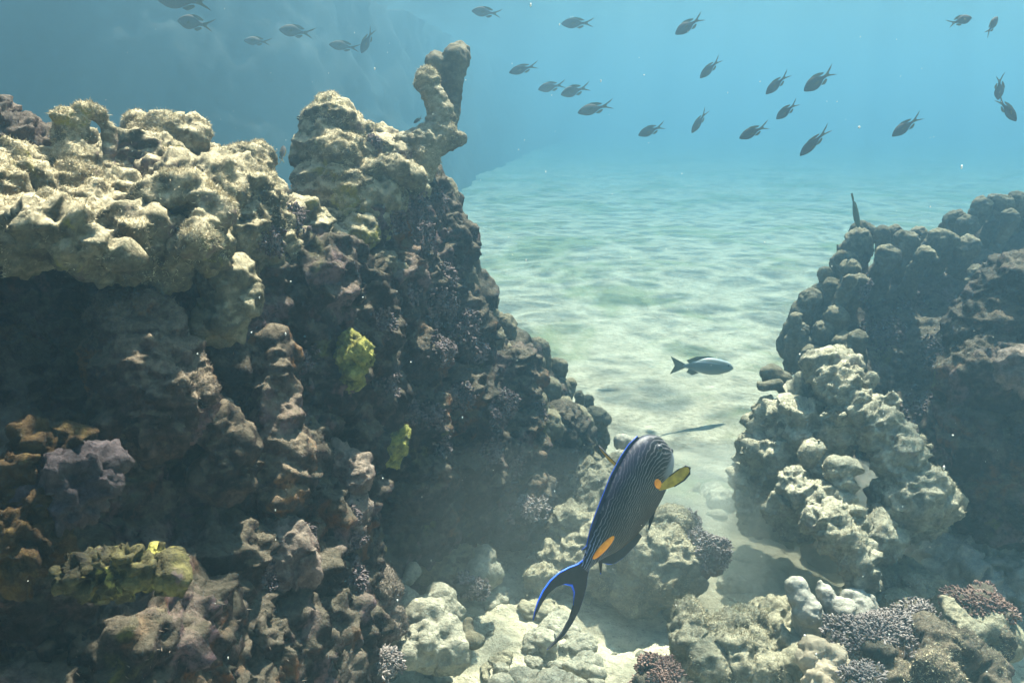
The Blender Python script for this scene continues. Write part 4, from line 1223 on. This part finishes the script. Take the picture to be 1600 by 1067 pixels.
tube('fin_edge', [(X(a), 0, b * S) for a, b in upo], [1.3 * S] * (len(upo) - 2) + [.8 * S, .4 * S], M['edge_blue'], tf)
tube('fin_edge', [(X(a), 0, b * S) for a, b in loo], [.4 * S, .7 * S] + [1.0 * S] * (len(loo) - 2), M['edge_blue'], tf)
tube('fin_edge', [(X(a), 0, b * S) for a, b in upi[2:] + loi[:2]], [.6 * S, .9 * S, 1.4 * S, 2.0 * S, 1.4 * S, .6 * S], M['edge_blue'], tf)
for side in (-1, 1):
    # orange scalpel patch
    V0, F0 = ico(3)
    P = V0 * np.array([23, 1, 6.5]) * S
    P[:, 2] -= P[:, 0] * 0.10
    sx_ = np.clip(P[:, 0] / S + 42, 2, 236)
    wd = np.interp(sx_, sk, hw) * S
    P[:, 1] = side * (wd * 0.93 + 0.0005) + V0[:, 1] * 2.4 * S
    P[:, 0] += X(42)
    P[:, 2] += -2 * S
    link('orange_patch', np_mesh('orange_patch', P, F0), M['orange'], sg)
    P = V0 * np.array([6.5, 1, 10]) * S
    P[:, 1] = side * (bodyw(170) * 0.955) + V0[:, 1] * 2.5 * S
    P[:, 0] += X(170)
    P[:, 2] += -14 * S
    link('orange_patch', np_mesh('orange_patch', P, F0), M['orange'], sg)
    # pectoral fin
    pf = [(0, -4), (-8, -8), (-22, -13), (-40, -14), (-52, -10), (-57, -2), (-54, 5), (-42, 8), (-24, 7), (-8, 4), (0, 3)]
    root = Vector((X(166), side * bodyw(166) * 0.9, (-22 if side < 0 else -10) * S))
    aim = (Vector((0.80, side * 0.58, 0.02)) if side < 0 else Vector((0.05, side * 0.70, 0.71))).normalized()
    nrm = Vector((-0.3, side * 0.6, 0.75)) if side < 0 else Vector((1, 0, 0.2))
    nrm = (nrm - aim * nrm.dot(aim)).normalized()
    wid = nrm.cross(aim)
    def place(x, y, z, root=root, aim=aim, nrm=nrm, wid=wid):
        return root + aim * (-x) + wid * z + nrm * (y + 0.12 * x * x / 0.06)
    fs = 1.0 if side < 0 else 1.3
    fo = sheet('pectoral_fin', [(a * S * fs, b * S * .8) for a, b in pf], 1.6 * S, M['fin_yellow'], sg, fn=place)
    tube('fin_edge', [place(a * S * fs, 0, b * S * .8) for a, b in pf[2:9]], [1.0 * S, 1.3 * S, 1.6 * S, 1.8 * S, 1.6 * S, 1.3 * S, 1.0 * S], M['fin_black'], fo)
    e = ballmesh('eye', (X(212), side * bodyw(212) * 0.90, 17 * S), 6.2 * S, M['eye_ring'], sg, (1, .55, 1))
    ballmesh('pupil', (X(212), side * (bodyw(212) * 0.90 + 1.7 * S), 17 * S), 4.3 * S, M['eye'], e, (1, .55, 1))
    pv_ = [(0, 3), (-20, -6), (-30, -14), (-12, -10), (2, -4)]
    sheet('pelvic_fin', [(X(150) + a * S, bodyz(150, -1) + b * S) for a, b in pv_], 1.6 * S, M['fin_black'], sg)
ballmesh('mouth', (X(233), 0, -22 * S), 7 * S, M['fin_black'], sg, (1.1, .8, .8))

# --- the small shoal -------------------------------------------------------------
M['damsel'] = plain_mat('dark_grey_scales', (0.034, 0.028, 0.026), (0.078, 0.062, 0.050), 120, 0.75, 0.08, 0.0008)
M['damsel_brown'] = plain_mat('brown_scales', (0.065, 0.055, 0.045), (0.13, 0.105, 0.085), 120, 0.75, 0.08, 0.0008)
M['damsel_fin'] = plain_mat('dusky_fin', (0.07, 0.055, 0.025), (0.16, 0.125, 0.04), 120, 0.8, 0.05, 0)
def damsel(mt):
    t = thing('damselfish', 'x', 'fish', (0, 0, 0))
    u = np.linspace(0, 1, 26)
    tk = [0, .06, .15, .3, .5, .7, .86, 1]
    top = smooth_curve(tk, [.012, .06, .105, .158, .175, .125, .052, .04], u)
    bot = smooth_curve(tk, [-.012, -.05, -.085, -.135, -.15, -.105, -.045, -.04], u)
    wid = smooth_curve(tk, [.008, .032, .05, .066, .066, .044, .02, .012], u)
    xs = [0.5 - 0.72 * v for v in u]
    loft('body', xs, top, bot, wid, mt, t, nseg=16)
    sheet('tail_fin', [(-.20, .036), (-.29, .058), (-.40, .105), (-.54, .165), (-.44, .082), (-.345, .035), (-.315, .0), (-.345, -.035), (-.42, -.075), (-.50, -.135), (-.40, -.098), (-.29, -.055), (-.20, -.036)], .012, M['damsel_fin'], t)
    sheet('dorsal_fin', [(.30, .14), (.2, .175), (.05, .195), (-.08, .17), (-.15, .14), (-.22, .105), (-.19, .08), (-.10, .08), (.1, .14)], .012, M['damsel_fin'], t)
    sheet('anal_fin', [(.02, -.13), (-.07, -.165), (-.14, -.14), (-.205, -.095), (-.18, -.06), (-.08, -.08)], .012, M['damsel_fin'], t)
    for s in (-1, 1):
        sheet('pectoral_fin', [(0, 0), (-.05, .035), (-.13, .03), (-.14, -.01), (-.06, -.03)], .006, M['damsel_fin'], t,
              fn=lambda x, y, z, s=s: (.2 + x, s * (.062 + y + -x * .5), z - .02))
        ballmesh('eye', (.41, s * .042, .03), .02, M['eye'], t, (1, .5, 1))
    return t
def copy_tree(o):
    c = o.copy()
    COL.objects.link(c)
    for ch in o.children:
        d = ch.copy()
        COL.objects.link(d)
        d.parent = c
    return c
def pose(o, px, py, d, lpx, ang, yaw=0.0, roll=0.0):
    """put a one-unit-long fish at a spot in the water; ang: heading seen from the front, yaw: turn away from the viewer"""
    a, y = math.radians(ang), math.radians(yaw)
    side = RT * math.cos(a) + UP * math.sin(a)
    F = side * math.cos(y) + FW * math.sin(y)
    pr = RT * -math.sin(a) + UP * math.cos(a)
    if pr.dot(UP) < 0:
        pr = -pr
    U = pr * math.cos(math.radians(roll)) + FW * math.sin(math.radians(roll))
    s = m(lpx, d) / max(0.35, math.cos(y))
    o.matrix_world = Matrix.Translation(at(px, py, d)) @ orient(F, U) @ Matrix.Diagonal((s, s, s * random.uniform(.86, 1.12), 1))
shoal = [
    (288, 1, 3.2, 95, 175, 0, 'b', 'large brownish damselfish half cut off by the top edge at left'),
    (305, 37, 3.6, 66, 168, 10, 'b', 'brownish damselfish right under the one cut off at the top left'),
    (402, 65, 4.3, 48, 173, 10, 'b', 'lower of the faded damselfish between the upper left one and the branch tip'),
    (463, 50, 3.9, 60, 171, 5, 'b', 'faded damselfish with a drooping tail, third along the upper left row'),
    (538, 73, 4.2, 54, 170, 8, 'b', 'faded brown damselfish whose tail touches a darker steeply diving one'),
    (574, 64, 4.0, 44, 240, 15, 'd', 'steeply diving damselfish at the end of the upper left row'),
    (760, 20, 3.9, 50, 172, 5, 'b', 'faded damselfish at the top just right of the forked branch tip'),
    (902, 37, 3.9, 54, 180, 5, 'd', 'level damselfish near the top centre swimming left'),
    (818, 108, 3.9, 50, 194, 5, 'd', 'damselfish right of the branch knobs with its tail raised'),
    (862, 136, 4.4, 46, 190, 5, 'b', 'faintest damselfish, left one of an overlapping pair'),
    (899, 142, 4.1, 50, 195, 5, 'b', 'right damselfish of the overlapping faint pair'),
    (930, 170, 3.5, 60, 193, 5, 'b', 'brownish damselfish under the overlapping faint pair'),
    (1018, 204, 3.8, 46, 200, 8, 'd', 'lone small damselfish lowest in the middle of the water'),
    (1077, 40, 3.1, 54, 212, 5, 'd', 'dark damselfish high up, alone right of the centre'),
    (1110, 107, 3.2, 40, 222, 30, 'd', 'short plump damselfish below the lone dark one right of the centre'),
    (1093, 190, 3.4, 41, 238, 25, 't', 'thin steep damselfish seen nearly head down beside the plump ones'),
    (1215, 131, 3.0, 48, 222, 15, 'd', 'damselfish left of the largest one with its tail fin blurred'),
    (1280, 126, 2.8, 62, 215, 0, 'd', 'largest dark damselfish of the right-hand group, tail streamers spread'),
    (1230, 173, 3.0, 38, 218, 30, 'd', 'smallest plump damselfish in the middle of the right-hand group'),
    (1178, 206, 2.9, 54, 205, 0, 'd', 'lowest left damselfish of the right-hand group, nearly level'),
    (1273, 222, 2.9, 60, 225, 20, 't', 'slim damselfish diving lowest in the right-hand group'),
    (1417, 197, 2.9, 56, 216, 10, 'd', 'lone damselfish in open water above the right reef'),
    (1500, 33, 2.7, 46, 18, 10, 'd', 'plump damselfish at the top right facing right'),
    (1550, 41, 2.7, 46, 52, 20, 't', 'slim damselfish at the top right pointing steeply upward'),
    (1561, 137, 2.9, 36, -68, 40, 'd', 'small foreshortened damselfish just above the one diving at the right edge'),
    (1573, 171, 2.6, 54, -42, 15, 'd', 'big damselfish at the right edge diving to the right'),
    (653, 188, 2.4, 17, 205, 30, 'd', 'tiny damselfish hovering in the fork left of the branch'),
    (441, 242, 2.4, 36, 96, 35, 't', 'dark damselfish hanging upright in the gap left of the reef peak'),
]
pd, pb = damsel(M['damsel']), damsel(M['damsel_brown'])
used = set()
for px, py, d, lp, ang, yaw, kd, lab in shoal:
    src = pb if kd == 'b' else pd
    o = copy_tree(src) if src.name in used else src
    used.add(src.name)
    pose(o, px, py, d, lp * 0.93, ang, yaw, -30 if kd == 't' else random.uniform(-18, 10))
    tag(o, lab, 'fish', 'damselfish swimming in open water')

# --- other fish ------------------------------------------------------------------
def stripe_mat(name, dark, pale, freq, lo, slope=0.0, whitebelly=None):
    mt, nt, b = mat_base(name, 0.5, 0.35)
    tc = nd(nt, "ShaderNodeTexCoord").outputs["Object"]
    sx = nd(nt, "ShaderNodeSeparateXYZ")
    nt.links.new(tc, sx.inputs[0])
    w = math2(nt, 'ADD', math2(nt, 'MULTIPLY', sx.outputs[2], freq), math2(nt, 'MULTIPLY', math2(nt, 'MULTIPLY', sx.outputs[0], sx.outputs[0]), slope))
    w = math2(nt, 'ADD', w, math2(nt, 'MULTIPLY', noise_node(nt, tc, 9, 2, 0.5), 1.2))
    l = math2(nt, 'MULTIPLY', step(nt, math2(nt, 'SINE', w, 0), 0.35, 0.8), step(nt, sx.outputs[2], lo, lo + 0.04))
    c = mix(nt, l, dark, pale)
    if whitebelly:
        c = mix(nt, step(nt, sx.outputs[2], 0.0, -0.12), c, whitebelly)
    nt.links.new(c, b.inputs["Base Color"])
    return mt
def plain_fish(name, label, keys, top, bot, wid, tail, mt, finmt, fins=()):
    t = thing(name, label, 'fish', (0, 0, 0))
    u = np.linspace(0, 1, 28)
    loft('body', [0.5 - 0.8 * v for v in u], smooth_curve(keys, top, u), smooth_curve(keys, bot, u), smooth_curve(keys, wid, u), mt, t, nseg=18)
    sheet('tail_fin', tail, .012, finmt, t)
    for nm, ol in fins:
        sheet(nm, ol, .012, finmt, t)
    for s in (-1, 1):
        e = ballmesh('eye', (.40, s * .038, .035), .018, M['eye'], t, (1, .5, 1))
    return t
kk = [0, .07, .2, .4, .6, .8, .92, 1]
tailf = [(-.27, .03), (-.36, .07), (-.5, .13), (-.45, .04), (-.43, 0), (-.45, -.04), (-.5, -.13), (-.36, -.07), (-.27, -.03)]
finsA = (('dorsal_fin', [(.25, .12), (.1, .165), (-.1, .145), (-.25, .085), (-.2, .04), (0, .10)]), ('anal_fin', [(-.05, -.09), (-.15, -.13), (-.24, -.09), (-.2, -.03)]))
st = plain_fish('striped_fish', 'hazy grey fish with thin pale stripes along its back over the open sand', kk,
                [.012, .07, .115, .14, .125, .07, .035, .03], [-.012, -.05, -.085, -.115, -.10, -.055, -.03, -.03], [.008, .03, .05, .06, .052, .03, .016, .012],
                tailf, stripe_mat('grey_striped_scales', (0.13, 0.15, 0.145), (0.32, 0.36, 0.40), 105, 0.03, 30, (0.20, 0.21, 0.18)), M['damsel_fin'], finsA)
pose(st, 1097, 573, 3.2, 104, -3, 14)
s2 = plain_fish('striped_fish', 'small black and white striped fish with its tail behind the reef peak', kk,
                [.02, .08, .12, .14, .12, .075, .045, .04], [-.02, -.06, -.10, -.12, -.10, -.06, -.04, -.04], [.012, .04, .055, .06, .05, .03, .02, .014],
                tailf, stripe_mat('black_white_stripes', (0.02, 0.02, 0.025), (0.55, 0.53, 0.42), 78, -0.2, 10), M['damsel_fin'], finsA)
pose(s2, 486, 193, 1.9, 52, 155, 10)
M['green'] = plain_mat('olive_scales', (0.05, 0.065, 0.04), (0.11, 0.13, 0.06), 60, 0.5, 0.35, 0.0006)
slk = ([.02, .06, .085, .10, .085, .05, .03, .025], [-.02, -.05, -.075, -.09, -.08, -.05, -.03, -.025], [.015, .04, .055, .06, .05, .03, .018, .012])
slt = [(-.27, .025), (-.38, .035), (-.5, .03), (-.5, -.03), (-.38, -.035), (-.27, -.025)]
g1 = plain_fish('wrasse', 'olive slender fish hanging head down above the right reef knobs', kk, *slk, slt, M['green'], M['damsel_fin'], (('dorsal_fin', [(.28, .07), (.1, .115), (-.2, .085), (-.26, .03), (0, .06)]),))
pose(g1, 1336, 329, 2.5, 54, -75, 10, 25)
g2 = plain_fish('wrasse', 'thin dark fish standing upright half hidden by a knob on the right reef', kk, *slk, slt, M['damsel'], M['damsel_fin'], (('dorsal_fin', [(.28, .07), (.1, .115), (-.2, .085), (-.26, .03), (0, .06)]),))
pose(g2, 1308, 405, 2.62, 44, -84, 20, 30)
cw = plain_fish('cleaner_wrasse', 'tiny striped cleaner fish beside the lower tip of the surgeonfish tail', kk, *slk, slt, stripe_mat('cleaner_stripes', (0.05, 0.05, 0.05), (0.5, 0.5, 0.4), 60, -0.2), M['damsel_fin'], (('dorsal_fin', [(.28, .07), (.1, .11), (-.2, .08), (-.26, .03), (0, .06)]),))
pose(cw, 868, 999, 1.32, 20, 96, 10, 20)

# --- drifting specks -------------------------------------------------------------
V0, F0 = ico(1)
VV, FF = [], []
for k in range(420):
    d = random.uniform(0.7, 3.0)
    p = at(random.uniform(-100, 1700), random.uniform(-60, 1120), d)
    if p.z > WATER_Z - .1 or p.z < .06:
        continue
    r = random.choice((0.0004, 0.0005, 0.0006, 0.0009)) * random.uniform(.7, 1.3)
    W = V0 * r * np.array([1, 1, random.choice((1, 1, 2.2))]) + np.array(p[:])
    FF += [[i + len(VV) * len(V0) for i in f] for f in F0]
    VV.append(W)
M['speck'] = plain_mat('pale_speck', (0.55, 0.55, 0.5), (0.8, 0.8, 0.75), 60, 0.8, 0.1, 0)
tag(link('drifting_specks', np_mesh('drifting_specks', np.concatenate(VV), FF), M['speck']), 'pale specks of plankton drifting through the water', 'particles', kind='stuff')
